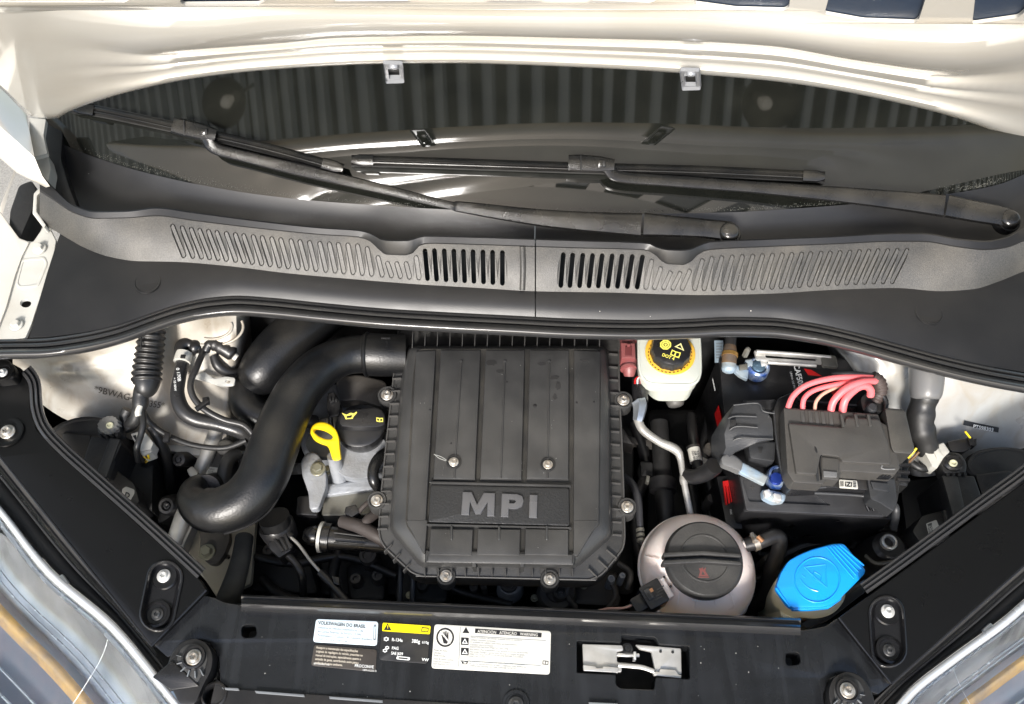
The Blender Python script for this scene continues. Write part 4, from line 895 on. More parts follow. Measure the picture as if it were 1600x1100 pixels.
tube('collar_rim', [(570, 554, -.035), (574, 554, -.035), (577, 554, -.035)], [33, 36, 33], pl3, du, seg=3, n=32)
box('clip_window', (603, 541, -.0125), (.012, .015, .003), deep, du, b=.0005); box('clip_tongue', (604, 538, -.0105), (.004, .009, .002), pl2, du, b=.0005); box('clip_bar', (603, 529, -.0115), (.012, .0025, .004), pl2, du, b=.0005)
tube('flange_foot', [(428, 808, -.06), (440, 838, -.085)], [24, 21], pl3, du, n=22)
re = thing('resonator', 'fat black resonator pipe with rounded end behind the intake pipe', 'resonator', W(420, 560, -.08))
tube('barrel', [(520, 470, -.05), (478, 510, -.045), (440, 545, -.045), (412, 578, -.05), (400, 590, -.055)], [38, 39, 40, 38, 33], pl3, re, seg=6, n=28, round_=.7)
tube('elbow', [(390, 585, -.06), (382, 610, -.062), (388, 635, -.066), (410, 652, -.07), (450, 662, -.08)], [21, 24, 26, 26, 26], pl3, re, seg=7, n=24)
tube('ring', [(388, 596, -.06), (385, 603, -.061)], [24.5, 24.5], pl3, re, n=24)
# ================================================================ OIL FILLER, DIPSTICK, CYLINDER HEAD
hd = thing('cylinder_head', 'rough grey cast metal head between the intake pipe and the filter box', 'cylinder head', W(545, 730, -.15))
slab('casting', [(470, 620), (520, 600), (600, 610), (612, 800), (500, 790), (492, 740), (470, 700)], -.125, .15, alu, hd, r=8, b=4)
lathe('filler_neck', (572, 735, -.125), [(52, 0), (47, .012), (42, .03), (41, .045), (44, .05), (43, .054), (0, .054)], alu, hd, ell=.9)
tube('dip_tube_boss', [(521, 712, -.055), (530, 745, -.09), (535, 775, -.12)], [10, 12, 15], alu, hd, n=18)
slab('ledge', [(508, 768), (600, 762), (606, 806), (502, 806)], -.095, .05, M('dull_aluminium', (.2, .195, .17), .5, metal=.5, bump=(300, .6), dust=.4, dcol=(.14, .12, .08)), hd, r=4, b=2)
slab('cast_step', [(498, 758), (590, 748), (592, 764), (506, 776)], -.088, .04, alu, hd, r=5, b=3)
slab('lifting_eye', [(470, 722), (478, 708), (492, 706), (502, 716), (510, 740), (510, 762), (498, 796), (484, 797), (482, 770), (472, 742)], -.07, .012, alu, hd, r=5, b=3.5, holes=[])
screw((497, 733, -.069), 12, hd, 'hd', 'bolt'); screw((512, 735, -.09), 8, hd, 'hd', 'bolt')
tube('stud', [(455, 733, -.09), (470, 732, -.08)], [9, 9], M('dark_bolt', ()), hd, n=12)
slab('bracket', [(492, 655), (522, 650), (530, 670), (520, 715), (490, 715), (476, 695)], -.09, .01, M('dull_aluminium', ()), hd, r=6, b=2)
lathe('grommet', (482, 658, -.085), [(11, -.01), (11, .0), (9, .004), (5, .005), (0, .003)], rubm, hd, ax=(-.6, -.2, .7))
slab('heat_shield', [(524, 590), (560, 585), (604, 596), (606, 640), (560, 625), (530, 628)], -.088, .02, M('grimy_grey', (.06, .055, .05), .55, bump=(200, .6), dust=.5, dcol=(.12, .1, .07)), hd, r=8, b=3)
slab('black_foot', [(465, 776), (482, 774), (496, 796), (496, 806), (462, 804)], -.085, .02, pl2, hd, r=3, b=2)
oc = thing('oil_filler_cap', 'round black oil cap with yellow oil can symbol, left of the filter box', 'oil cap', W(565, 680, -.07))
lathe('cap_body', (565, 672, -.062), [(33, -.012), (36, -.008), (38, 0), (39, .010), (38, .014), (34, .016), (0, .017)], pl2, oc, ell=.95, mod=lambda k, a: 1 + (.012 * math.cos(24 * a) if 1 < k < 4 else 0), seg=96)
slab('grip', [(529, 652), (540, 640), (590, 636), (602, 646), (602, 665), (588, 668), (545, 668), (531, 666)], -.034, .014, pl2, oc, r=7, b=3)
def osurf(z): return lambda x, y: W(x, y, z)
slab('oil_can_mark', [(534, 645), (541, 648), (548, 645), (553, 646), (557, 643), (558, 645), (553, 650), (551, 654), (540, 655), (538, 650)], -.0337, .0003, yelp, oc, b=0, holes=[[(541.5, 650), (550, 648), (549.5, 652.6), (541.5, 653.3)]])
slab('book_mark', [(588, 652), (593, 653), (598.5, 653), (598.5, 659), (593, 659.3), (588, 658.4)], -.0337, .0003, yelp, oc, b=0, holes=[[(589.3, 653.6), (592.4, 654.4), (592.4, 657.8), (589.3, 657)], [(594, 654.4), (597.3, 654.4), (597.3, 657.6), (594, 657.9)]])
sn = thing('camshaft_sensor', 'small black sensor plug beside the oil cap', 'sensor plug', W(520, 640, -.09))
slab('plug', [(511, 618), (526, 616), (532, 630), (530, 650), (516, 652), (510, 640)], -.06, .03, pl2, sn, r=3, b=2); slab('head', [(512, 614), (522, 612), (527, 626), (515, 630)], -.054, .012, pl2, sn, r=2, b=1.5)
tube('lead', [(516, 650, -.065), (518, 668, -.07), (527, 690, -.08)], 4, rubm, sn, n=8)
for k in range(3): box('catch', (516 + 5 * k, 624 + k, -.052), (.002, .005, .002), deep, sn, b=.0003)
dp = thing('dipstick', 'bright yellow dipstick handle with an oval ring', 'dipstick', W(522, 712, -.05))
ringo = [(484, 676), (487, 666), (495, 660), (506, 659), (517, 663), (526, 672), (530, 684), (531, 700), (533, 714), (527, 717), (519, 717), (515, 703), (511, 694), (500, 691), (490, 686)]
slab('handle', ringo, -.034, .008, yel, dp, r=5, b=2.6, holes=[[(505 + 15 * math.cos(a) + 2 * math.sin(a), 677.5 + 8.2 * math.sin(a) + 4.5 * math.cos(a)) for a in [2 * math.pi * k / 24 for k in range(24)]]], hb=1.6)
tube('stem', [(525, 706, -.037), (525, 716, -.045)], [6.5, 6], yel, dp, n=16)
hs = thing('breather_hose', 'short black hose loop tucked against the left side of the filter box', 'hose', W(590, 740, -.08))
tube('hose', [(610, 702, -.08), (592, 716, -.06), (583, 735, -.055), (586, 755, -.06), (604, 770, -.08)], 9, M('hose_gloss', (.012, .012, .012), .22, bump=(200, .2)), hs, n=16)
# ================================================================ LEFT SIDE
ch = thing('coolant_hose', 'black coolant hose with white clamp band, curving in front of the left wing', 'hose', W(300, 640, -.06))
tube('hose', [(286, 562, -.02), (280, 590, -.02), (277, 615, -.022), (285, 640, -.026), (305, 655, -.032), (345, 664, -.04), (380, 676, -.05), (396, 692, -.07)], [10, 10.5, 11, 12, 12, 11.5, 12, 13], M('hose_satin', (.02, .02, .021), .3, bump=(300, .2), dust=.05), ch, n=20)
tube('clamp_band', [(288, 552, -.018), (284, 566, -.018)], 13, white, ch, n=20, seg=3); box('clamp_lug', (286, 557, -.004), (.006, .005, .003), deep, ch)
tube('elbow', [(282, 553, -.018), (284, 541, -.016), (295, 537, -.018), (312, 544, -.022)], [10, 10, 10, 10], pl2, ch, n=16, round_=.6)
tube('elbow_ring', [(300, 541, -.019), (306, 543, -.02), (309, 544, -.021)], [12, 14, 12], pl2, ch, n=16, seg=2)
text('hose_print', '0 170B', 275, 575, 0, 7.5, whp, ch, -82, surf=lambda x, y: W(x, y, -.0088), bold=.01)
text('hose_print', '= 55 00W', 271, 590, 0, 5, whp, ch, -86, surf=lambda x, y: W(x, y, -.011), bold=.01)
th = thing('vent_line', 'thin black line with quick connector above the coolant hose', 'line', W(320, 600, -.05))
tube('line', [(318, 548, -.02), (309, 570, -.012), (298, 598, -.012), (302, 620, -.016), (320, 640, -.022), (350, 656, -.03), (380, 664, -.034), (395, 678, -.04)], 5.2, M('hose_satin', ()), th, n=12)
tube('connector', [(322, 548, -.02), (330, 536, -.016), (345, 542, -.018), (362, 552, -.024)], [7, 9, 11, 12], pl2, th, n=16, round_=.5)
for k in range(3): tube('collar', [(336 + k * 9, 537 + k * 4.5, -.017 - k * .002), (340 + k * 9, 539 + k * 4.5, -.018 - k * .002)], 13 - abs(k - 1) * .8, pl2, th, n=18)
tube('nipple', [(358, 551, -.024), (370, 559, -.03)], 6, white, th, n=12); tube('strap', [(334, 555, -.022), (342, 572, -.03), (360, 582, -.04), (380, 580, -.05)], [7, 9, 8, 6], rubm, th, n=10)
box('fixing_clip', (316, 633, -.01), (.018, .006, .005), pl2, th, rot=(0, 0, .75)); box('fixing_clip', (322, 627, -.012), (.008, .010, .005), pl2, th, rot=(0, 0, .2))
bo = thing('wiring_boot', 'ribbed black rubber wiring boot hanging in front of the left wing', 'wiring boot', W(230, 600, -.05))
tube('bellows', [(238, 508, .02), (236, 530, .014), (233, 556, .006), (230, 580, .0), (229, 598, -.004)], [20, 20, 21, 21.5, 22], rubm, bo, seg=26, n=30, ribs=(9.5, .075), sm=80)
tube('neck', [(229, 596, -.004), (227, 606, -.006), (221, 614, -.01), (219, 632, -.016), (216, 640, -.02)], [21, 18, 12.5, 12, 9], M('tape', (.015, .015, .015), .45, bump=(90, .8)), bo, n=20)
tube('split_seam', [(222, 512, .033), (221, 528, .031), (220, 545, .028), ], 1.2, deep, bo, n=6)
lo_ = thing('wiring_loom', 'taped black wiring branching below the ribbed boot', 'wiring loom', W(215, 680, -.08))
tp_ = M('tape', ())
for P, r in (([(217, 636, -.02), (212, 655, -.03), (200, 665, -.04)], 10), ([(222, 636, -.018), (224, 660, -.02), (220, 680, -.025), (214, 700, -.03), (216, 720, -.05)], 5), ([(222, 640, -.02), (236, 662, -.04), (262, 680, -.05), (300, 695, -.055), (350, 700, -.055), (385, 688, -.05)], 4.5), ([(236, 665, -.045), (250, 690, -.06), (262, 720, -.09), (268, 780, -.16)], 8), ([(228, 712, -.08), (236, 740, -.12), (226, 780, -.16)], 13), ([(200, 640, -.03), (196, 652, -.035), (205, 672, -.04)], 9)):
    tube('cable', P, r, tp_, lo_, n=12)
tube('white_sleeve', [(219, 634, -.012), (216, 644, -.014), (217, 650, -.016)], 5, white, lo_, n=10)
box('cable_clip', (261, 684, -.04), (.007, .012, .006), pl2, lo_); 
cn = thing('white_connector', 'white plug with yellow wires beside the left headlight housing', 'connector', W(222, 690, -.06), 'white plugs behind the headlights')
slab('plug', [(204, 678), (224, 672), (240, 692), (236, 702), (218, 706)], -.04, .02, white, cn, r=2, b=1.5); slab('insert', [(207, 681), (213, 679), (213, 690)], -.0398, .001, deep, cn, b=.3)
slab('plug_tail', [(216, 700), (236, 696), (238, 706), (222, 712)], -.046, .02, white, cn, r=2, b=1)
for k in range(3): tube('wire', [(222 + k * 4, 706, -.05), (226 + k * 3, 714, -.052), (233 - k, 716 - k, -.06), (228, 722, -.075)], 1.8, (yel, M('brown_wire', (.12, .06, .02), .5), yel)[k], cn, n=8)
hh = thing('headlight_housing', 'black plastic back of the left headlight beside the rail', 'headlight housing', W(140, 720, -.12), 'headlight housings inside the bay')
grl = M('housing_plastic', (.014, .014, .015), .5, bump=(500, .3), dust=.12)
lathe('round_cover', (132, 700, -.06), [(62, -.06), (61, -.004), (58, .002), (50, .004), (0, .005)], grl, hh, ell=.8, seg=56)
lathe('round_cover_rim', (128, 690, -.045), [(60, -.02), (60, 0), (57, .003), (52, .003), (50, 0), (0, -.002)], grl, hh, ell=.72, seg=56)
slab('block', [(98, 676), (142, 680), (140, 720), (130, 730), (98, 700)], -.042, .06, grl, hh, r=2, b=1.5)
slab('block', [(143, 681), (186, 684), (190, 694), (168, 742), (150, 748), (128, 728)], -.038, .08, grl, hh, r=3, b=2)
slab('sloping_rib', [(172, 684), (188, 686), (166, 746), (150, 742)], -.035, .01, M('grey_plastic', ()), hh, r=2, b=1.2)
slab('side_box', [(188, 694), (240, 700), (238, 800), (200, 770), (168, 744)], -.09, .12, M('bay_black', (.012, .012, .012), .5, bump=(300, .2)), hh, r=3, b=3)
slab('lamp_cover', [(172, 736), (182, 734), (210, 756), (218, 784), (205, 796), (168, 760)], -.058, .05, grl, hh, r=4, b=2)
slab('warning_label', [(191, 764), (197, 760), (210, 765), (210, 771), (203, 783), (190, 776)], -.0575, .0006, white, hh, r=2, b=.3); text('lettering', 'D', 194, 776, -.0568, 11, blkp, hh, -16, bold=.03)
ad = thing('headlight_adjuster', 'grey ribbed adjuster wheel with pale centre at the left housing', 'adjuster', W(172, 664, -.03), 'headlight adjusters')
slab('saddle', [(152, 668), (158, 654), (176, 650), (189, 656), (188, 676), (154, 678)], -.028, .02, M('grey_plastic', ()), ad, r=5, b=2)
lathe('wheel', (171, 664, -.027), [(17, -.004), (17, .002), (15, .0045), (8, .005), (0, .004)], M('hub_grey', (.13, .13, .125), .5, bump=(300, .5), dust=.3), ad, ell=.85, mod=lambda k, a: 1 + (.04 * math.cos(14 * a) if k < 3 else 0), seg=84)
lathe('hub', (172, 665, -.0225), [(6, 0), (5.6, .002), (3.5, .0022), (3, .0008), (0, .0008)], M('hub_cream', (.6, .58, .4), .4), ad, seg=24, ell=.9)
for k in range(4): box('tooth', (158 + k * 9, 679 + (k % 2), -.034), (.0035, .006, .01), deep, ad, b=.0005)
br = thing('silver_brace_tube', 'dull silver metal tube running down behind the hook of the intake pipe', 'metal tube', W(300, 780, -.12))
tube('tube', [(340, 668, -.075), (322, 715, -.085), (300, 770, -.10), (284, 812, -.11), (272, 850, -.12)], [11, 11.5, 12, 12.5, 13], tubal, br, n=20)
slab('tube_clamp', [(292, 734), (300, 728), (310, 738), (306, 746), (296, 744)], -.07, .012, tubal, br, r=3, b=1.5)
em = thing('engine_mount', 'dusty black engine mount with a small pale label beside the metal tube', 'engine mount', W(345, 740, -.12))
slab('body', [(330, 700), (362, 706), (372, 712), (352, 752), (318, 748)], -.088, .08, M('mount_grey', (.05, .048, .045), .55, bump=(200, .5), dust=.3), em, r=6, b=3)
tube('arch', [(374, 708, -.08), (360, 716, -.075), (352, 735, -.075), (348, 775, -.085)], [9, 11, 12, 12], M('mount_black', (.02, .02, .02), .5, bump=(200, .4)), em, n=16)
slab('label', [(325, 729), (342, 731), (339, 748), (320, 745)], -.0875, .0006, white, em, r=1, b=.3)
for k in range(4): text('lettering', ('NR01', '3214', '17B', '8 05')[k], 326 - k, 734 + 3.6 * k, -.0868, 4, blkp, em, -6)
slab('lug', [(372, 712), (384, 708), (386, 735), (374, 740)], -.08, .03, deep, em, r=3, b=2)
lathe('top_bolt', (352, 698, -.08), [(14, -.01), (14, 0), (11, .003), (7, .004), (0, .004)], M('mount_grey', ()), em)
mb = thing('mount_bracket', 'brown black bracket with one hexagon bolt on a pale plate', 'bracket', W(325, 870, -.14))
slab('pale_plate', [(298, 800), (335, 790), (400, 810), (392, 912), (340, 935), (320, 905), (284, 870)], -.14, .01, M('plate_cream', (.36, .33, .26), .5, bump=(60, .3), dust=.4, dcol=(.2, .16, .1)), mb, r=5, b=1.5, holes=[ho(356, 870, 5, .8)])
slab('bracket_arm', [(306, 812), (356, 818), (360, 842), (350, 868), (338, 882), (322, 880), (313, 866), (313, 840)], -.128, .012, M('bracket_brown', (.035, .032, .028), .5, bump=(200, .5), dust=.2), mb, r=8, b=2)
slab('flange_strip', [(300, 812), (308, 804), (282, 866), (278, 862)], -.118, .02, tubal, mb, b=1)
screw((324, 863, -.1275), 13, mb, 'hd', 'bolt')
bh = thing('braided_hose', 'charcoal braided hose standing in front of the pale plate', 'hose', W(370, 900, -.14))
tube('hose', [(382, 840, -.10), (376, 875, -.09), (366, 910, -.09), (352, 950, -.11)], [14, 15, 17, 20], M('braid', (.03, .03, .028), .8, bump=(160, 1), dust=.4, dcol=(.1, .1, .08)), bh, n=16)
rs = thing('rubber_stop', 'small round black rubber stop left of the metal tube, upper', 'rubber stop', W(280, 725, -.1), 'rubber stops left of the metal tube')
lathe('stop', (281, 718, -.08), [(12, -.03), (12, 0), (10, .003), (6, .004), (5, .002), (0, .002)], rubm, rs, ax=(-.1, -.4, .9)); lathe('centre', (281, 718, -.078), [(3, 0), (2.5, .0025), (0, .003)], pl2, rs, seg=12, ax=(-.1, -.4, .9))
rs2 = thing('rubber_stop', 'small round black rubber stop left of the metal tube, lower', 'rubber stop', W(262, 795, -.12), 'rubber stops left of the metal tube')
lathe('stop', (262, 790, -.10), [(17, -.02), (16, 0), (12, .004), (8, .004), (6, .001), (0, .001)], rubm, rs2, ax=(-.1, -.4, .9)); lathe('centre', (262, 790, -.098), [(6, 0), (5, .003), (3, .003), (0, .001)], pl2, rs2, seg=16, ax=(-.1, -.4, .9))
slab('skirt', [(248, 782), (262, 776), (280, 786), (274, 800), (258, 814), (246, 818)], -.115, .03, deep, rs2, r=5, b=2)
# ================================================================ LOWER LEFT: sensor, rod, ringed pipe
ms = thing('pressure_sensor', 'black sensor plug fixed under the end of the intake pipe', 'sensor plug', W(435, 845, -.12))
lathe('collar', (432, 822, -.075), [(24, -.02), (27, -.01), (28, 0), (26, .004), (0, .004)], pl2, ms, ax=(-.3, .5, .8))
slab('plug', [(420, 846), (442, 834), (458, 852), (455, 860), (436, 872), (420, 856)], -.068, .03, pl2, ms, r=3, b=2)
for k in range(3): slab('rib', [(426 + k * 8, 842 - k * 3.5), (430 + k * 8, 840 - k * 3.5), (444 + k * 6, 860 - k * 2), (440 + k * 6, 862 - k * 2)], -.065, .004, pl2, ms, b=.6)
tube('lead', [(448, 866, -.08), (462, 880, -.085), (472, 900, -.09), (474, 935, -.12)], 6, rubm, ms, n=12)
rdm = thing('release_cable', 'thin silver and black cable slanting down to the front seal', 'cable', W(500, 890, -.12))
tube('inner', [(450, 836, -.07), (466, 850, -.068), (485, 876, -.066), (508, 902, -.066)], 2.4, tubal, rdm, n=10)
tube('outer', [(500, 894, -.067), (520, 915, -.067), (545, 945, -.07)], 6.5, rubm, rdm, n=12); tube('ferrule', [(442, 826, -.072), (455, 840, -.07)], 6, pl2, rdm, n=12)
slab('cable_clip', [(518, 900), (530, 902), (530, 914), (522, 912)], -.06, .012, pl2, rdm, b=1)
rp = thing('ringed_pipe', 'black pipe with a white ring at its left end, below the cylinder head', 'pipe', W(550, 850, -.12))
tube('pipe', [(500, 839, -.085), (520, 841, -.085), (560, 846, -.088), (610, 852, -.095)], [21, 18, 15, 13], pl2, rp, n=22); tube('white_ring', [(500, 839, -.085), (505, 839.5, -.085)], 24, white, rp, n=30, seg=2)
tube('black_ring', [(507, 840, -.085), (517, 841, -.085)], 23, pl2, rp, n=30, seg=2); tube('grip', [(478, 836, -.09), (490, 837, -.088), (499, 838, -.086)], [12, 17, 15], M('hose_gloss', ()), rp, n=8)
for k in range(3): tube('rib', [(522, 832 + k * 8, -.068 - abs(k - 1) * .003), (570, 838 + k * 7, -.075)], 1.4, rubm, rp, n=6)
lm = thing('taped_loom', 'dark brown taped wiring running from the engine to the filter box', 'wiring loom', W(580, 810, -.1))
bt = M('brown_tape', (.035, .028, .026), .75, bump=(120, .9), dust=.2, dcol=(.1, .08, .06))
for P, r in (([(598, 770, -.075), (574, 786, -.07), (560, 800, -.072)], 4), ([(604, 790, -.08), (575, 812, -.07), (566, 828, -.075)], 8), ([(535, 815, -.08), (560, 822, -.072), (590, 838, -.075), (625, 862, -.09)], 11)): tube('cable', P, r, bt, lm, n=14)
slab('plug', [(540, 792), (556, 788), (562, 800), (550, 808), (538, 802)], -.068, .014, pl2, lm, r=2, b=1.5)
# ================================================================ ENGINE BLOCK (dark parts deep down)
eb = thing('engine_block', 'dark grimy engine block deep under the air filter box', 'engine', W(760, 800, -.3))
slab('block', [(500, 640), (990, 640), (990, 930), (500, 930)], -.2, .25, deep, eb, r=10, b=4)
gm = M('grimy_grey', ())
for q, z in (([(540, 880), (600, 878), (604, 940), (545, 940)], -.17), ([(620, 880), (700, 890), (700, 945), (616, 940)], -.16), ([(385, 850), (480, 860), (500, 930), (390, 925)], -.17), ([(900, 905), (965, 890), (972, 950), (890, 945)], -.15)): slab('casting_lump', q, z, .1, deep if q[0][0] != 900 else gm, eb, r=14, b=8)
for x, y, z, r, m in ((797, 912, -.13, 20, alu), (795, 912, -.125, 14, gm), (870, 925, -.13, 30, gm), (876, 926, -.12, 12, gm), (575, 868, -.14, 14, gm), (955, 905, -.11, 6, alu), (972, 900, -.1, 5, alu), (740, 918, -.14, 7, gm), (756, 918, -.14, 5, gm)):
    lathe('boss', (x, y, z), [(r * 1.1, -.03), (r, 0), (r * .9, .003), (r * .6, .003), (r * .5, 0), (0, 0)], m, eb, seg=24)
for x in (628, 648): tube('drain_pipe', [(x, 850, -.13), (x - 2, 900, -.13), (x - 4, 950, -.14)], 5, M('pipe_dark', (.03, .03, .033), .35), eb, n=10)
tube('belt_cover_edge', [(905, 900, -.12), (885, 925, -.12), (900, 950, -.13)], 5, gm, eb, n=8)
for P, r in (([(952, 905, -.12), (962, 930, -.12), (946, 955, -.13)], 4), ([(965, 880, -.12), (985, 895, -.12), (980, 920, -.13)], 5)): tube('small_pipe', P, r, gm, eb, n=8)
screw((876, 927, -.116), 7, eb, 'd', 'bolt')
for P, r in (([(990, 660, -.16), (1010, 730, -.17), (990, 800, -.17), (1000, 880, -.18)], 9), ([(400, 870, -.15), (460, 880, -.14), (540, 870, -.15), (620, 900, -.15)], 7), ([(530, 860, -.15), (520, 900, -.15), (530, 950, -.15)], 9), ([(690, 905, -.15), (720, 925, -.15), (800, 945, -.15)], 6), ([(410, 905, -.16), (440, 930, -.15), (500, 945, -.15)], 8)): tube('engine_hose', P, r, rubm, eb, n=12)
for x, y in ((420, 860), (590, 900), (660, 915), (930, 925), (556, 905)): lathe('boss', (x, y, -.155), [(11, -.03), (10, 0), (8, .004), (4, .004), (3, .001), (0, .001)], gm, eb, seg=20)
for x, y in ((640, 930), (835, 935), (912, 915)): screw((x, y, -.14), 6, eb, 'hd', 'bolt')
# ================================================================ RIGHT OF THE FILTER BOX
rc_ = thing('maroon_connector', 'maroon plastic plug between filter box and brake fluid tank', 'connector', W(982, 580, -.06))
mar = M('maroon_plastic', (.2, .055, .055), .4, bump=(300, .1), dust=.12)
tube('body', [(980, 518, -.02), (981, 545, -.022), (983, 572, -.024), (983, 588, -.03)], [12, 12, 11.5, 8], mar, rc_, n=16)
slab('shell', [(970, 535), (992, 536), (993, 560), (971, 560)], -.006, .02, mar, rc_, r=2, b=1.5); slab('latch', [(977, 541), (987, 541), (987, 556), (977, 556)], -.004, .004, M('maroon_dark', (.12, .03, .03), .4), rc_, r=1, b=.8)
slab('catch', [(980, 537), (985, 537), (985, 541), (980, 541)], -.003, .003, mar, rc_, b=.5)
for y in (532, 563, 574): tube('ring', [(981.5, y, -.022), (982, y + 3, -.022)], 13, mar, rc_, n=18, seg=2)
bf_ = thing('brake_fluid_tank', 'milky white brake fluid tank with black DOT 4 cap and yellow ring', 'brake fluid tank', W(1045, 580, -.06))
milk = M('milky_plastic', (.5, .52, .46), .32, bump=(60, .1), sss=.25, dust=.12, dcol=(.4, .36, .25))
slab('tank', [(996, 500), (1092, 500), (1095, 585), (1086, 600), (1016, 600), (1000, 586)], -.012, .022, milk, bf_, r=10, b=3)
slab('tank_skirt', [(1000, 510), (1088, 510), (1091, 588), (1080, 611), (1030, 611), (1004, 588)], -.028, .03, milk, bf_, r=10, b=3)
tube('tank_rim', [(998, 520, -.014), (999, 570, -.014), (1005, 590, -.014), (1018, 599, -.014), (1060, 601, -.014), (1084, 599, -.014), (1093, 586, -.014), (1094, 560, -.014), (1092, 520, -.014)], 2.6, milk, bf_, n=8, seg=4)
lathe('yellow_ring', (1047, 552, -.011), [(39, 0), (39, .0015), (37, .002), (28, .0025), (0, .0025)], M('band_ochre', (.72, .4, .02), .4, bump=(100, .2), dust=.2), bf_, ell=.98, seg=56)
for k in range(34):
    a = 2 * math.pi * k / 34 + .1
    if -.2 < a: x, y = 1047 + 34 * math.cos(a), 553 + 29 * math.sin(a); tx, ty = -math.sin(a), math.cos(a) * .85; slab('ring_print', [(x - tx * 1.7 - ty * .8, y - ty * 1.7 + tx * .8), (x + tx * 1.7 - ty * .8, y + ty * 1.7 + tx * .8), (x + tx * 1.7 + ty * .8, y + ty * 1.7 - tx * .8), (x - tx * 1.7 + ty * .8, y - ty * 1.7 - tx * .8)], -.0084, .0002, M('brown_print', (.12, .05, .01), .5), bf_, b=0)
lathe('cap', (1047, 552, -.009), [(31, 0), (31, .006), (29, .013), (26, .0145), (0, .015)], pl2, bf_, seg=96, mod=lambda k, a: 1 + (.03 * (1 if math.cos(12 * a) > .2 else 0) if k < 3 else 0))
zc = .0063
def msl(name, p, mat, holes=(), z=zc): return slab(name, p, z, .0003, mat, bf_, b=0, holes=holes)
hx6 = lambda x, y, r, n=8, o=0: [(x + r * math.cos(a + o), y + r * .85 * math.sin(a + o)) for a in [2 * math.pi * k / n for k in range(n)]]
msl('brake_symbol', hx6(1040, 538.5, 9.3, 8, .4), yelp, [hx6(1040, 538.5, 6.6, 16)]); msl('brake_symbol_ring', hx6(1040, 538.5, 5.6, 16), yelp, [hx6(1040, 538.5, 3.4, 12)]); msl('brake_symbol_dot', hx6(1040, 538.5, 2, 8), yelp)
msl('warning_symbol', [(1064, 536), (1069, 548), (1054, 541.5)], M('print_cream2', (.7, .66, .3), .5), [[(1063, 538.6), (1066, 545.4), (1057.6, 541.6)]]); msl('book_symbol', [(1050, 546), (1056, 549), (1064, 551), (1061, 559.5), (1055, 557.5), (1047, 554)], yelp, [[(1051, 548), (1055.2, 550), (1053, 555), (1049, 553.2)], [(1057, 550.5), (1062, 552), (1060, 557.4), (1055, 556)]])
text('lettering', 'DOT 4', 1034, 556, zc, 6.8, yelp, bf_, -20, bold=.03)
mc = thing('master_cylinder', 'grey round end of the brake cylinder under the fluid tank', 'brake cylinder', W(1056, 630, -.09))
tube('body', [(1050, 600, -.07), (1054, 622, -.07), (1056, 632, -.072)], [15, 15, 13], M('cyl_grey', (.07, .068, .065), .45, bump=(200, .4), dust=.3), mc, n=22, round_=.4); tube('collar', [(1060, 612, -.06), (1066, 622, -.062)], [14, 13], M('hose_satin', ()), mc, n=14)
ps = thing('brake_pipe', 'silver pipe with black plug on top, bending down to the coolant tank', 'pipe', W(1040, 700, -.08))
tube('plug', [(996, 592, -.04), (999, 612, -.04), (1001, 628, -.04)], [9, 12, 12], pl2, ps, n=14)
tube('nut', [(998, 628, -.038), (1000, 634, -.038), (998, 650, -.04), (996, 658, -.042)], [13, 12, 9.5, 8], M('pipe_nut', (.4, .43, .46), .35, metal=.8, bump=(200, .5)), ps, n=6, sm=30)
for k in range(3): tube('red_wire', [(992 + k * 4, 600, -.03), (993 + k * 3.5, 592, -.028), (998 + k * 2, 588, -.03)], 1.3, (redp, whp, M('maroon_plastic', ()))[k], ps, n=6)
tube('pipe', [(995, 652, -.042), (1005, 672, -.045), (1030, 690, -.05), (1055, 702, -.055), (1063, 716, -.06), (1067, 745, -.065)], [6.5, 7, 6.5, 7.5, 5.5, 4], tubal, ps, n=14, seg=8)
tube('union', [(1066, 742, -.065), (1068, 750, -.066), (1069, 757, -.067)], [4, 6.5, 5.5], tubal, ps, n=14); tube('lower_pipe', [(1069, 755, -.067), (1075, 785, -.075), (1081, 815, -.085)], [5, 5.3, 5.3], tubal, ps, n=14)
ac = thing('crimped_hose', 'thin dark hose with crimped end beside the filter box', 'hose', W(1000, 800, -.11))
tube('hose', [(975, 745, -.1), (988, 756, -.095), (997, 780, -.095), (1000, 820, -.1), (1003, 850, -.11)], [6, 6, 6, 5.5, 5], M('pipe_dark', ()), ac, n=12); 
for k in range(3): tube('crimp', [(1000 + k * .5, 826 + k * 8, -.1 - k * .002), (1000.6 + k * .5, 830 + k * 8, -.1 - k * .002)], 6.8, M('dull_aluminium', ()), ac, n=12, seg=2)
vh = thing('vertical_hose', 'thick dark hose with a wide collar deep behind the coolant tank', 'hose', W(1035, 760, -.16))
tube('hose', [(1030, 660, -.15), (1034, 720, -.15), (1038, 780, -.15), (1042, 830, -.16)], [14, 14, 15, 14], deep, vh, n=16); tube('collar', [(1035, 750, -.145), (1036, 768, -.145)], 21, rubm, vh, n=22)
sb = thing('steering_joint', 'grimy metal lumps deep between filter box and battery', 'bracket', W(1000, 740, -.2))
slab('bracket', [(975, 680), (1030, 690), (1030, 700), (978, 692)], -.16, .01, gm, sb, b=1); slab('plate', [(1000, 720), (1020, 722), (1022, 745), (1002, 744)], -.15, .03, deep, sb, r=3, b=2); slab('tab', [(1010, 742), (1016, 744), (1014, 754), (1009, 752)], -.14, .01, M('dull_aluminium', ()), sb, b=1)
slab('grey_foot', [(962, 655), (975, 672), (992, 696), (970, 690)], -.12, .03, gm, sb, r=3, b=2)
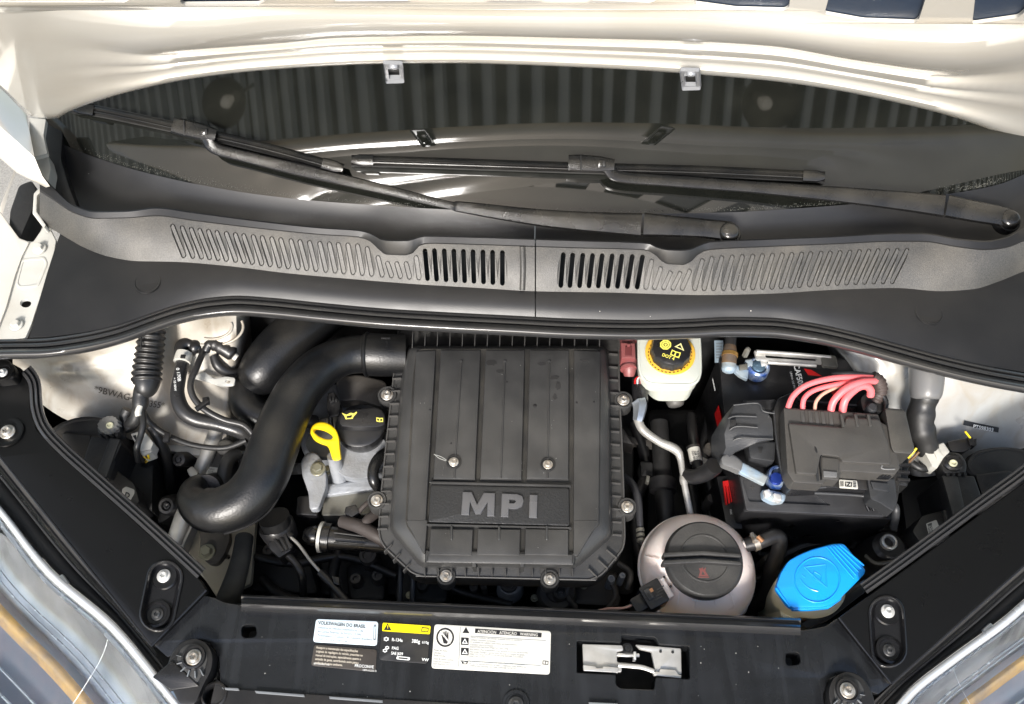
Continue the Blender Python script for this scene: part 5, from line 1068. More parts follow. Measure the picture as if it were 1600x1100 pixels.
# ================================================================ COOLANT TANK
ct = thing('coolant_tank', 'pinkish translucent round coolant tank with large black screw cap', 'coolant tank', W(1088, 890, -.12))
pk = M('pink_tank', (.86, .77, .72), .33, bump=(30, .2), bump2=(14, .12), sss=.6, var=((.8, .67, .62), 14), dust=.12, dcol=(.4, .3, .22))
prof = []
for k in range(15):
    a = math.pi * (k / 14 * .84 + .02) ; prof.append((max(0, 89 * math.sin(math.pi - a)) if 0 else 89 * math.sin(a) ** .9, .062 * -math.cos(a)))
lathe('tank', (1088, 893, -.095), prof + [(0, .058)], pk, ct, seg=72, sm=70)
for a_ in lin(.35, 6, 9): tube('moulded_rib', [(1088 + r_ * math.cos(a_), 892 + r_ * .82 * math.sin(a_), -.095 + .062 * math.sqrt(max(0, 1 - (r_ / 90) ** 2)) + .0006) for r_ in (62, 68, 74, 80, 85)], .8, pk, ct, n=6, seg=3)
lathe('weld_seam', (1088, 892, -.093), [(88, -.003), (91.5, -.002), (91.5, .001), (88, .002)], pk, ct, seg=72)
slab('tank_foot', [(1000, 930), (1175, 930), (1165, 960), (1010, 960)], -.13, .03, pk, ct, r=6, b=3)
lathe('cap', (1097, 878, -.044), [(58, -.004), (60, 0), (61, .008), (59, .013), (56, .015), (38, .0155), (37, .0165), (35.5, .0165), (34.5, .0155), (0, .0155)], M('cap_plastic', (.022, .0215, .021), .5, bump=(500, .5), dust=.25, dcol=(.2, .19, .17)), ct, seg=72, ell=1.0)
for y, w in ((866, 61), (878, 62)):
    slab('grip_bar', [(1097 - w, y - 3), (1097, y - 6), (1097 + w, y - 1), (1097 + w, y + 5), (1097, y + 1), (1097 - w, y + 4)], -.0205, .014, M('cap_plastic', ()), ct, r=3, b=1.8)
slab('hot_symbol', [(1096, 888), (1098, 886), (1099, 890), (1103, 886), (1102, 892), (1107, 900), (1092, 900), (1094, 893), (1092, 888)], -.0283, .0003, M('symbol_brown', (.16, .05, .045), .5), ct, b=0, holes=[[(1098, 892), (1102, 898), (1096, 898)]])
slab('symbol_bar', [(1091, 901), (1108, 901), (1108, 902.5), (1091, 902.5)], -.0283, .0003, M('symbol_brown', ()), ct, b=0)
for k in range(-2, 3): tube('moulded_line', [(1088 + k * 26, 925, -.042), (1088 + k * 30, 945, -.052)], 1.1, pk, ct, n=6)
for i in range(26):
    x, y = 1078 + random.random() * 24, 928 + random.random() * 12; lathe('level_dot', (x, y, -.0425 - (y - 925) * .0005), [(1.3, 0), (.9, .001), (0, .0012)], whp, ct, seg=8)
for x, y in ((1037, 903), (1047, 917)): lathe('pin', (x, y, -.05), [(2.6, -.002), (2.2, .003), (0, .004)], M('grey_plastic', ()), ct, seg=12)
tube('outlet', [(1150, 858, -.065), (1166, 850, -.06)], [9, 7], pk, ct, n=16)
ch2 = thing('tank_hose', 'dark hose with metal clamp leaving the top right of the coolant tank', 'hose', W(1200, 860, -.1))
tube('hose', [(1164, 852, -.06), (1190, 845, -.056), (1208, 838, -.056), (1218, 842, -.06), (1216, 862, -.075), (1204, 890, -.1), (1196, 930, -.13), (1180, 945, -.15)], [11, 11.5, 12, 12, 12, 12, 12, 12], rubm, ch2, n=18)
tube('clamp', [(1176, 849, -.058), (1184, 846, -.057)], 13, M('clamp_metal', (.45, .4, .33), .35, metal=.9, bump=(150, .5)), ch2, n=24); tube('clamp_screw', [(1175, 834, -.052), (1180, 846, -.046)], [3.5, 4.5], steel, ch2, n=8)
tube('clamp_ear', [(1184, 838, -.046), (1192, 846, -.046)], 3.6, M('rusty', (.35, .18, .09), .5, metal=.6), ch2, n=8)
lc = thing('level_sensor_plug', 'black electrical plug clipped on the lower left of the coolant tank', 'sensor plug', W(1018, 935, -.07))
rot = -.52
def rp_(cx, cy, w, h, a=rot): c_, s_ = math.cos(a), math.sin(a); return [(cx + x * c_ - y * s_, cy + x * s_ + y * c_) for x, y in ((-w, -h), (w, -h), (w, h), (-w, h))]
slab('shell', rp_(1022, 928, 17, 20), -.038, .03, pl2, lc, r=3, b=2); slab('nose', rp_(1000, 942, 12, 13), -.044, .026, pl2, lc, r=4, b=2); slab('socket', rp_(1038, 920, 8, 17), -.044, .02, pk, lc, r=3, b=2)
slab('bridge', rp_(1014, 928, 5, 9), -.0355, .004, M('grey_plastic', ()), lc, r=1, b=1); slab('window', rp_(1014, 931, 2.5, 5), -.0352, .0005, deep, lc, b=.2); slab('red_tab', rp_(1018, 922, 2.6, 3), -.0352, .0006, M('rusty', ()), lc, b=.2)
for k in range(4): slab('rib', rp_(1032 - 1 * k, 918 + 5.5 * k, 6, .8), -.0372, .001, M('grey_plastic', ()), lc, b=.2)
tube('wire', [(992, 944, -.05), (975, 950, -.052), (948, 951, -.06), (925, 958, -.07)], 1.8, M('wire_pink', (.5, .3, .25), .5), lc, n=8); tube('wire', [(990, 938, -.052), (984, 946, -.054), (960, 953, -.06), (935, 953, -.07)], 1.6, M('wire_grey', (.25, .25, .24), .5), lc, n=8)
# ================================================================ WASHER FILLER
wf = thing('washer_bottle', 'bright blue washer fluid lid on a yellowed cream filler neck', 'washer filler', W(1265, 930, -.08))
crm = M('cream_neck', (.78, .73, .55), .35, bump=(60, .1), sss=.3, dust=.15)
lathe('neck', (1263, 925, -.07), [(38, -.12), (46, -.06), (52, -.02), (54, 0), (52, .012), (46, .02), (0, .02)], crm, wf, ell=.75, seg=48)
slab('neck_rib', [(1215, 935), (1250, 950), (1252, 968), (1220, 965)], -.085, .06, crm, wf, r=6, b=3); slab('neck_block', [(1258, 952), (1284, 950), (1284, 985), (1260, 985)], -.1, .05, M('dim_cream', (.3, .28, .18), .5), wf, r=3, b=2)
lid = [(1212, 918), (1220, 895), (1232, 876), (1250, 866), (1270, 858), (1300, 850), (1318, 849), (1352, 890), (1351, 897), (1338, 910), (1320, 928), (1308, 940), (1290, 948), (1262, 949), (1240, 950), (1232, 946)]
zl2 = lambda x, y: -.03 + (x - 1212) * .00009
slab('lid', lid, zl2, .010, blue, wf, r=6, b=2.2, flare=0)
slab('lid_rim', [(1240, 948), (1262, 946), (1290, 942), (1312, 930), (1316, 936), (1296, 950), (1265, 953), (1238, 953)], lambda x, y: zl2(x, y) - .006, .007, blue, wf, r=2, b=1.5)
tube('lid_ring', [(1277 + 35 * math.cos(a), 906 + 35 * math.sin(a), zl2(1277 + 35 * math.cos(a), 0) + .0002) for a in lin(0, 2 * math.pi, 28)], 1.3, blue, wf, seg=2, n=8)
for k in range(5): a0_ = (1292 + k * 5.3, 853 - k * .6); b0_ = (1333 + k * 4, 903 - k * 5); tube('finger_rib', [(a0_[0], a0_[1] + 2, zl2(*a0_) + .0003), (b0_[0], b0_[1], zl2(*b0_) + .0003)], 1.5, blue, wf, n=8, seg=4, round_=1)
for P in ([(1256, 886), (1290, 882)], [(1290, 882), (1292, 918)], [(1292, 918), (1256, 886)], [(1262, 892), (1284, 912)], [(1250, 904), (1256, 912), (1266, 920), (1278, 924)], [(1253, 898), (1258, 902)], [(1272, 893), (1283, 900), (1281, 908), (1271, 903), (1272, 893)]):
    tube('embossed_mark', [(x, y, zl2(x, y) + .0001) for x, y in P], 1.1, blue, wf, n=6, seg=3)
tube('hinge_bead', [(1213, 919, -.029), (1222, 932, -.029), (1234, 948, -.0285)], 2, blue, wf, n=8)
# ================================================================ BATTERY
bm_ = M('battery_case', (.012, .012, .013), .32, bump=(400, .15), dust=.12, dcol=(.15, .14, .13), specks=.04)
ba = thing('battery', 'black car battery with red and white print, CAF50D on its top', 'battery', W(1260, 700, -.2))
bo_ = [(1121, 556), (1330, 560), (1352, 590), (1396, 812), (1162, 800), (1150, 740), (1128, 640)]
slab('case', bo_, -.05, .19, bm_, ba, r=5, b=2)
slab('lid', [(1123, 558), (1328, 562), (1350, 592), (1392, 808), (1164, 797), (1152, 738), (1130, 638)], -.044, .012, bm_, ba, r=6, b=2)
slab('front_pan', [(1155, 742), (1250, 748), (1380, 786), (1384, 808), (1166, 798)], -.040, .006, M('battery_lid_grey', (.03, .03, .032), .35, bump=(300, .3), dust=.35, dcol=(.12, .12, .12)), ba, r=5, b=2, holes=[fillet([(1160, 748), (1240, 750), (1300, 790), (1170, 784)], 5)])
slab('front_pan_floor', [(1158, 746), (1250, 750), (1310, 792), (1168, 786)], -.043, .002, M('battery_lid_grey', ()), ba, b=0)
for k in range(3): slab('case_rib', [(1168 + k * 3, 803 + k * 9), (1388 - k * 5, 813 + k * 8), (1388 - k * 5, 815 + k * 8), (1168 + k * 3, 805 + k * 9)], -.075 - .03 * k, .01, bm_, ba, b=.5)
slab('plus_mark', [(1172, 760), (1180, 761), (1180, 762.5), (1172, 761.5)], -.0425, .0006, M('grey_plastic', ()), ba, b=0); slab('plus_mark', [(1175.3, 757), (1176.8, 757), (1176.8, 765), (1175.3, 765)], -.0423, .0006, M('grey_plastic', ()), ba, b=0)
slab('top_label', [(1238, 574), (1325, 578), (1350, 640), (1243, 640)], -.0436, .0006, M('label_black', (.01, .01, .011), .35), ba, b=.3)
text('lettering', 'CAF50D', 1240, 570, -.0428, 12, whp, ba, -77, bold=.02, sx=.92); text('lettering', 'LINHA DE PRODUÇÃO', 1234, 581, -.0428, 4.5, whp, ba, -77)
slab('red_wedge', [(1256, 576), (1268, 578), (1285, 588), (1263, 586)], -.0429, .0003, redp, ba, b=0); slab('red_wedge', [(1298, 612), (1306, 608), (1312, 616), (1304, 622)], -.0429, .0003, redp, ba, b=0)
def wallpt(u, v): # left side face of the battery
    a = W(1128, 640, -.05); b = W(1150, 740, -.05); c = W(1162, 800, -.05); p = a.lerp(b, u) if u < 1 else b.lerp(c, u - 1); return p + Vector((-.0015, 0, -v))
def wq(name, u0, u1, v0, v1, mat): q = [wallpt(u0, v0), wallpt(u1, v0), wallpt(u1, v1), wallpt(u0, v1)]; return mk(name, q, [(0, 1, 2, 3)], mat, ba)
wq('red_print', -.1, .35, .004, .03, redp); wq('white_print', -.55, -.35, .004, .008, whp)
for k, (u0, u1, v0, v1) in enumerate(((1.0, 1.5, .012, .03), )): pass
redE = [((1130, 757), (1141, 755), (1152, 786), (1148, 787), (1140, 760), (1138, 760)), ]
for x in (0, 4.4, 8.8): slab('red_letter', [(1130 + x * .9, 757 - x * .15), (1133 + x * .9, 757 - x * .15), (1136.5 + x * 1.0, 788 - x * .5), (1133.6 + x * 1.0, 788 - x * .5)], -.09, .003, redp, ba, b=0)
slab('red_letter', [(1129.5, 752), (1141.5, 750), (1142.4, 757), (1130, 759)], -.0895, .003, redp, ba, b=0)
slab('label_plate', [(1120, 745), (1146, 742), (1160, 826), (1136, 826)], -.0935, .08, M('label_black', ()), ba, b=.5)
text('lettering', 'FREE', 1140, 796, -.093, 4, whp, ba, -80)
# negative terminal with blue corrosion
bl = M('blue_corrosion', (.015, .07, .3), .3, metal=.5, bump=(160, 1), var=((.3, .36, .42), 90)); blw = M('pale_corrosion', (.33, .36, .36), .55, metal=.3, bump=(200, 1), var=((.3, .4, .5), 70))
nt_ = thing('negative_terminal', 'battery clamp crusted blue, with a brown sleeve cable, at the back', 'battery clamp', W(1183, 580, -.03), 'corroded battery clamps')
lathe('clamp_ring', (1182, 580, -.036), [(17, -.004), (18, 0), (17, .012), (14, .014), (12, .013), (11, .006), (0, .006)], bl, nt_, seg=32); lathe('post', (1182, 579, -.034), [(10.5, 0), (10, .012), (8, .013), (0, .013)], M('lead_post', (.12, .2, .28), .4, metal=.7, bump=(150, .8)), nt_, seg=24)
slab('strap', [(1140, 574), (1146, 568), (1170, 578), (1168, 594), (1156, 588)], -.026, .006, blw, nt_, r=3, b=2); slab('wings', [(1164, 562), (1176, 560), (1178, 572), (1168, 574)], -.022, .01, blw, nt_, r=2, b=2)
tube('brown_sleeve', [(1141, 540, -.015), (1140, 552, -.016), (1139, 568, -.02)], [9, 11.5, 11.5], M('sleeve_brown', (.16, .09, .04), .5, bump=(150, .5), var=((.08, .06, .045), 60)), nt_, n=18); tube('gold_ring', [(1140.5, 552, -.016), (1140, 557, -.0165)], 12.5, M('brass', (.55, .32, .1), .35, metal=.8), nt_, n=20, seg=2)
tube('lug_cap', [(1139, 566, -.02), (1139, 577, -.022)], [11, 11.5], blw, nt_, n=18, round_=.6); tube('cable', [(1143, 500, -.01), (1142, 525, -.012), (1141, 542, -.015)], 9, rubm, nt_, n=14)
slab('bolt_head', [(1188, 564), (1198, 562), (1200, 571), (1190, 573)], -.02, .008, steelb, nt_, r=1, b=1)
hb2 = thing('battery_bracket', 'bright bare metal strap across the back of the battery', 'battery strap', W(1235, 560, -.03))
slab('strap', [(1178, 547), (1300, 556), (1305, 570), (1182, 562)], -.012, .004, chrome, hb2, r=3, b=1.5, holes=[fillet([(1196, 553), (1276, 559), (1276, 564), (1196, 559)], 3)]); slab('strap_end', [(1282, 554), (1306, 556), (1310, 574), (1286, 572)], -.008, .006, M('dull_aluminium', ()), hb2, r=3, b=2)
tube('rolled_edge', [(1182, 549, -.009), (1240, 553, -.009), (1298, 558, -.009)], 3, chrome, hb2, n=10); tube('rolled_edge', [(1200, 566, -.014), (1275, 571, -.014)], 3.4, chrome, hb2, n=10)
lathe('stud', (1167, 549, -.012), [(5, -.01), (5, .004), (3, .007), (0, .008)], M('dull_aluminium', ()), hb2, seg=6); slab('tail', [(1155, 570), (1168, 568), (1168, 576), (1156, 577)], -.02, .004, M('dull_aluminium', ()), hb2, b=1)
sk = thing('pale_sticker', 'pale blue paper label hanging behind the battery', 'label', W(1125, 550, -.06)); slab('paper', [(1116, 532), (1130, 532), (1131, 566), (1117, 566)], -.05, .001, M('sticker_dim', (.22, .28, .33), .5), sk, b=0)
for k in range(6): slab('print_line', [(1119, 536 + k * 4.4), (1128, 536 + k * 4.4), (1128, 538 + k * 4.4), (1119, 538 + k * 4.4)], -.0495, .0002, M('print_grey', ()), sk, b=0)
# positive terminal
pt_ = thing('positive_terminal', 'battery clamp crusted blue and white, with grey lug cable, at the front', 'battery clamp', W(1208, 750, -.03), 'corroded battery clamps')
tube('cable', [(1068, 742, -.07), (1085, 745, -.06), (1104, 738, -.045), (1116, 728, -.03)], [11, 12, 13, 14], rubm, pt_, n=16)
slab('grey_lug', [(1126, 714), (1138, 707), (1150, 712), (1162, 723), (1158, 738), (1140, 730), (1128, 726)], -.012, .012, M('lug_grey', (.12, .12, .12), .5, bump=(300, .4)), pt_, r=5, b=3)
slab('strap', [(1160, 722), (1200, 744), (1194, 758), (1154, 738)], -.013, .006, blw, pt_, r=3, b=2)
lathe('clamp_ring', (1211, 750, -.034), [(15, -.004), (17, 0), (17, .012), (15, .017), (12, .018), (10, .014), (0, .013)], bl, pt_, seg=32); lathe('post', (1212, 749, -.018), [(10, 0), (9, .0045), (0, .005)], M('post_blue', (.02, .05, .3), .3, metal=.6, bump=(150, .8)), pt_, seg=24)
slab('jaw', [(1190, 765), (1206, 766), (1228, 772), (1226, 784), (1208, 786), (1192, 778)], -.03, .01, blw, pt_, r=4, b=3); slab('bolt_head', [(1193, 766), (1202, 764), (1206, 773), (1196, 776)], -.024, .01, steelb, pt_, r=2, b=1.5); slab('nut', [(1208, 770), (1220, 772), (1222, 782), (1210, 782)], -.024, .01, steelb, pt_, r=3, b=1.5)
slab('blue_flake', [(1222, 760), (1240, 762), (1228, 772)], -.03, .002, blw, pt_, r=1, b=.6)
bc = thing('battery_cable', 'black cable with white printed sleeve left of the battery', 'cable', W(1090, 720, -.08))
tube('cable', [(1080, 650, -.1), (1083, 680, -.085), (1088, 712, -.075), (1092, 735, -.07), (1104, 745, -.06)], [8, 8, 9, 9, 9], rubm, bc, n=14); tube('white_sleeve', [(1084, 702, -.074), (1088, 722, -.072)], 10, white, bc, n=18); tube('black_ring', [(1083, 698, -.075), (1084, 702, -.075)], 11.5, rubm, bc, n=18, seg=2)
for k, s in enumerate(('5Z0 971', '228 17', '3 0 5')): text('lettering', s, 1080.5 + k * 4, 705, -.0645, 4.5, blkp, bc, -78, bold=.02)
slab('flat_tag', [(1094, 712), (1114, 722), (1108, 738), (1096, 730)], -.075, .001, M('tag_grey', (.3, .28, .25), .5), bc, b=.3)
# terminal cover (arched grey plastic) left of fuse box
tc_ = thing('terminal_cover', 'arched grey plastic cover left of the fuse box', 'plastic cover', W(1160, 670, -.02))
cg = M('cover_grey', (.026, .027, .029), .42, bump=(500, .3), dust=.15, dcol=(.13, .13, .13))
L_ = [(1146, 632, .004), (1128, 655, -.004), (1113, 680, -.02), (1112, 708, -.045), (1120, 735, -.07)]
rows = [[W(*p) for p in L_], [W(1150, 631, .008), W(1140, 655, .006), W(1132, 678, .002), W(1134, 700, -.006), W(1124, 726, -.03)], [W(1184, 629, .010), W(1182, 652, .010), W(1180, 672, .009), W(1182, 684, .006), W(1150, 705, .0)], [W(1196, 640, .010), W(1206, 655, .010), W(1208, 672, .009), W(1208, 686, .006), W(1186, 690, .003)]]
grid('arch', rows, cg, tc_, sm=50, thick=.004)
for P in ([(1138, 654, .0075), (1150, 650, .010), (1182, 651, .0125)], [(1140, 672, .006), (1152, 666, .010), (1184, 668, .0125)], [(1146, 688, .004), (1160, 684, .008), (1208, 686, .010)], [(1146, 633, .007), (1184, 630, .012), (1192, 642, .012), (1210, 646, .012)]): tube('moulded_rib', P, 1.5, cg, tc_, n=8, seg=4)
slab('opening', [(1142, 656), (1150, 655), (1150, 664), (1142, 667)], .011, .002, deep, tc_, b=.3)
slab('inner_shelf', [(1168, 690), (1212, 690), (1210, 722), (1172, 716)], -.012, .02, cg, tc_, r=4, b=2); slab('shelf_slot', [(1184, 698), (1192, 698), (1190, 708), (1186, 708)], -.0118, .0006, deep, tc_, b=.2)
slab('back_wall', [(1160, 626), (1212, 624), (1214, 640), (1186, 640)], -.018, .02, M('battery_lid_grey', ()), tc_, r=3, b=1.5)
# ================================================================ FUSE BOX
fb = thing('fuse_box', 'matt grey fuse box cover with latches on top of the battery', 'fuse box', W(1310, 700, -.02))
fz = .022
slab('carrier', [(1208, 640), (1216, 622), (1240, 612), (1250, 625), (1400, 640), (1410, 730), (1402, 786), (1390, 788), (1378, 768), (1330, 764), (1290, 762), (1238, 764), (1224, 748), (1214, 700)], -.006, .025, pl2, fb, r=5, b=2)
slab('cover', [(1224, 637), (1372, 647), (1376, 660), (1386, 664), (1392, 694), (1400, 698), (1406, 732), (1398, 742), (1314, 736), (1312, 748), (1290, 750), (1286, 757), (1240, 754), (1230, 738)], fz, .022, M('fuse_cover', (.048, .0455, .042), .5, bump=(600, .25), dust=.1, dcol=(.2, .18, .15)), fb, r=3, b=2.2)
fc = M('fuse_cover', ())
slab('raised_panel', [(1232, 661), (1318, 668), (1322, 652), (1374, 655), (1388, 692), (1392, 726), (1316, 722), (1312, 714), (1282, 710), (1276, 742), (1244, 740)], fz + .0055, .007, fc, fb, r=4, b=2)
for k, x in enumerate((1250, 1262, 1272, 1282, 1294)): slab('step_rib', [(x, 640 + k * .7), (x + 7, 640.6 + k * .7), (x + 9, 660 + k), (x + 2, 659.5 + k)], fz + .0012, .003, fc, fb, r=1, b=1)
for x in (1312, 1334, 1354): slab('finger_groove', [(x, 646), (x + 5, 646.5), (x + 9, 666), (x + 4, 667)], fz + .0078, .004, fc, fb, r=2.4, b=1.6)
slab('lower_step', [(1312, 714), (1374, 719), (1376, 730), (1400, 732), (1399, 743), (1312, 737)], fz - .003, .01, M('side_grey', ()), fb, r=2, b=2)
slab('latch', [(1284, 713), (1312, 716), (1311, 751), (1284, 748)], fz + .002, .02, fc, fb, r=3, b=2); slab('latch_lip', [(1286, 735), (1308, 737), (1308, 746), (1287, 745)], fz + .004, .004, M('lug_grey', ()), fb, r=2, b=1.2)
tube('carrier_rim', [(1209, 642, -.004), (1215, 700, -.004), (1225, 748, -.004), (1239, 763, -.004), (1290, 761, -.004)], 2.2, cg, fb, n=8)
tube('carrier_rim', [(1250, 626, -.004), (1320, 632, -.004), (1400, 641, -.004)], 2, cg, fb, n=8)
tube('cover_bead', [(1314, 716, fz + .001), (1374, 721, fz + .001), (1378, 732, fz), (1398, 733, fz)], 1.5, M('lug_grey', ()), fb, n=8)
tube('cover_bead', [(1240, 752, fz - .002), (1262, 754, fz - .002), (1284, 755, fz - .002)], 1.5, M('lug_grey', ()), fb, n=8)
tube('torn_edge', [(1272, 692, fz + .003), (1274, 704, fz + .004), (1278, 716, fz + .003), (1276, 735, fz + .003), (1278, 752, fz)], [2, 3.2, 2.2, 2.8, 2], deep, fb, n=6)
tube('glossy_edge', [(1283, 710, fz + .003), (1281, 722, fz + .002), (1283, 750, fz)], 1.4, M('gloss_black', ()), fb, n=6)
for x, y in ((1262, 752), (1384, 740)):
    slab('snap', [(x - 10, y - 4), (x + 10, y - 3), (x + 10, y + 5), (x - 10, y + 4)], fz - .006, .01, M('gloss_black', ()), fb, r=2, b=1)
    for k in (-5, 0, 5): box('snap_tooth', (x + k, y + 1, fz - .004), (.0022, .005, .003), pl2, fb, b=.0004)
slab('side_box', [(1382, 637), (1414, 640), (1429, 704), (1424, 710), (1397, 708), (1392, 700)], fz + .004, .045, M('side_grey', (.035, .034, .032), .5, bump=(600, .3), dust=.12), fb, r=5, b=3)
slab('white_label', [(1311, 749), (1339, 751), (1341, 764), (1312, 762)], .0, .0015, white, fb, r=2, b=.4); text('lettering', 'IZI', 1320, 760, .0005, 10, blkp, fb, -4, bold=.03)
for k in range(4): slab('barcode_line', [(1313 + k * 1.4, 752), (1313.7 + k * 1.4, 752), (1314 + k * 1.4, 760), (1313.3 + k * 1.4, 760)], .0006, .0002, blkp, fb, b=0); slab('barcode_line', [(1333, 752.5 + k * 2.4), (1338, 753 + k * 2.4), (1338, 754 + k * 2.4), (1333, 753.6 + k * 2.4)], .0006, .0002, blkp, fb, b=0)
slab('carrier_arm', [(1354, 742), (1398, 748), (1402, 784), (1396, 800), (1374, 786), (1360, 780)], .0, .02, cg, fb, r=4, b=2); slab('arm_recess', [(1360, 752), (1388, 755), (1390, 768), (1364, 764)], .003, .004, cg, fb, r=2, b=1.2)
tube('carrier_lip', [(1272, 770, -.02), (1350, 775, -.02), (1394, 786, -.018), (1400, 800, -.022), (1396, 824, -.05)], [3, 3, 4, 6, 6], cg, fb, n=10)
for k in range(3): tube('crumple', [(1354 + k * 8, 790, -.03), (1358 + k * 8, 798, -.032)], 3, M('gloss_black', ()), fb, n=8)
slab('wire_block', [(1398, 712), (1420, 716), (1418, 760), (1402, 758)], -.01, .03, M('bay_black', ()), fb, r=2, b=2)
for k in range(3): slab('wire_block_rib', [(1402, 722 + k * 12), (1422, 724 + k * 12), (1422, 728 + k * 12), (1402, 727 + k * 12)], -.004, .02, pl2, fb, b=.8)
slab('grommet_arch', [(1344, 622), (1356, 612), (1372, 614), (1382, 630), (1380, 645), (1348, 643)], .012, .03, pl2, fb, r=5, b=2); tube('hook', [(1355, 618, .016), (1372, 614, .018), (1384, 626, .016), (1382, 645, .012)], 4, pl2, fb, n=10)
lathe('peg', (1362, 638, .018), [(8, -.01), (8, .002), (6, .004), (0, .004)], cg, fb, seg=18)
# pink cables, each its own thing
pkc = M('pink_cable', (.78, .15, .16), .38, bump=(200, .06), sss=.15, rv=.05); pks = M('striped_cable', (.5, .3, .22), .45)
for P, r, m, lb in (([(1231, 638, .018), (1240, 618, .026), (1262, 601, .034), (1300, 591, .038), (1340, 589, .036), (1368, 590, .028)], 4.6, pkc, 'longest pink cable, arching over the back of the fuse box'),
    ([(1254, 640, .018), (1257, 622, .025), (1274, 609, .030), (1310, 600, .034), (1345, 595, .032), (1366, 593, .026)], 4, pkc, 'second pink cable under the longest one'),
    ([(1273, 641, .018), (1276, 626, .023), (1290, 613, .027), (1316, 603, .030), (1345, 599, .028), (1366, 597, .024)], 2.8, pks, 'thin brownish pink cable among the thick ones'),
    ([(1298, 643, .018), (1303, 626, .028), (1322, 607, .038), (1345, 597, .040), (1368, 595, .030)], 5.6, pkc, 'thick pink cable in front, the straighter one'),
    ([(1316, 644, .018), (1321, 624, .030), (1338, 607, .036), (1352, 603, .036), (1360, 609, .030), (1360, 618, .022)], 6, pkc, 'thickest pink cable, curling back on itself at the right')):
    t = thing('pink_cable', lb, 'cable', W(P[0][0], P[0][1], .018), 'pink cables entering the fuse box'); tube('cable', P, r, m, t, seg=8, n=14)
t = thing('cable_sleeve', 'dark corrugated sleeve that gathers the pink cables', 'sleeve', W(1370, 605, .0))
tube('sleeve', [(1362, 588, .03), (1372, 596, .026), (1375, 610, .018), (1368, 626, .008)], [9, 11, 11, 10], M('sleeve_dark', (.05, .035, .03), .6, bump=(200, .6)), t, seg=14, n=18, ribs=(9, .06)); tube('dark_cable', [(1300, 585, .036), (1335, 583, .038), (1366, 586, .030)], 3, rubm, t, n=10)
# ================================================================ RIGHT SIDE
rb = thing('wiring_grommet', 'smooth grey rubber grommet with taped wiring below it, right side', 'wiring boot', W(1447, 620, .0))
tube('grommet', [(1448, 560, .03), (1448, 585, .024), (1447, 612, .016), (1447, 622, .013)], [26, 26, 24, 21], M('grommet_grey', (.12, .12, .12), .35, bump=(60, .2), dust=.1), rb, n=28, round_=.2)
tube('taped_loom', [(1446, 618, .012), (1440, 640, .0), (1438, 665, -.012), (1446, 690, -.025), (1452, 720, -.05)], [20, 20, 21, 18, 14], M('tape', ()), rb, n=20, seg=10, ribs=(4, .05))
tube('wire', [(1432, 700, -.02), (1418, 716, -.03), (1404, 726, -.03)], 2, yel, rb, n=8); tube('wire', [(1436, 706, -.02), (1420, 722, -.03), (1406, 730, -.03)], 2, M('brown_wire', ()), rb, n=8); tube('loop', [(1425, 724, -.04), (1440, 732, -.04), (1462, 730, -.045)], 6, tp_, rb, n=10)
wc = thing('white_connector', 'white plug with one yellow wire beside the right headlight housing', 'connector', W(1465, 710, -.04), 'white plugs behind the headlights')
slab('plug', [(1443, 704), (1474, 691), (1484, 706), (1474, 716), (1464, 732), (1456, 728)], -.025, .02, white, wc, r=2, b=1.5); slab('ridge', [(1456, 700), (1464, 697), (1474, 712), (1464, 716)], -.0225, .004, white, wc, b=1)
slab('black_half', [(1480, 690), (1520, 682), (1524, 694), (1508, 706), (1486, 706)], -.03, .02, pl2, wc, r=3, b=2)
for k in range(3): slab('prong', [(1512 + k * 5, 684 + k), (1516 + k * 5, 683 + k), (1520 + k * 3, 694 + k), (1516 + k * 3, 696 + k)], -.026, .01, pl2, wc, b=.6)
tube('wire', [(1508, 674, -.02), (1516, 684, -.026)], 1.5, yel, wc, n=6)
h2_ = thing('headlight_housing', 'black plastic back of the right headlight beside the rail', 'headlight housing', W(1540, 760, -.12), 'headlight housings inside the bay')
lathe('round_cover', (1572, 740, -.055), [(70, -.06), (69, -.002), (66, .002), (58, .004), (0, .005)], grl, h2_, ell=.6, seg=56); lathe('round_cover_rim', (1575, 730, -.045), [(68, -.02), (68, 0), (64, .003), (58, .003), (56, 0), (0, -.002)], grl, h2_, ell=.5, seg=56)
slab('block', [(1472, 742), (1522, 744), (1534, 778), (1496, 808), (1490, 806)], -.035, .09, grl, h2_, r=3, b=2); slab('face', [(1472, 743), (1496, 744), (1508, 798), (1490, 808)], -.0325, .004, M('side_grey', ()), h2_, r=2, b=1)
slab('block', [(1524, 742), (1575, 735), (1600, 745), (1560, 775), (1536, 780)], -.038, .06, grl, h2_, r=3, b=2)
slab('side_box', [(1405, 752), (1472, 744), (1490, 810), (1480, 850), (1420, 860)], -.11, .12, M('bay_black', ()), h2_, r=3, b=3)
slab('lamp_cover', [(1440, 806), (1480, 796), (1488, 815), (1470, 830), (1440, 852), (1425, 830)], -.058, .05, grl, h2_, r=5, b=2); slab('grey_tab', [(1474, 797), (1484, 795), (1490, 812), (1480, 818)], -.05, .006, M('side_grey', ()), h2_, r=1, b=1)
slab('data_label', [(1447, 818), (1463, 812), (1469, 826), (1452, 838)], -.0573, .0006, white, h2_, r=2, b=.3)
for k in range(5): text('lettering', ('MM', '12V', 'E 21', 'H 4', 'R')[k], 1450 + k * .6, 822 + 3.4 * k, -.0566, 4.4, blkp, h2_, 22, bold=.02)
a2 = thing('headlight_adjuster', 'smooth black adjuster wheel with pale centre at the right housing', 'adjuster', W(1490, 724, -.03), 'headlight adjusters')
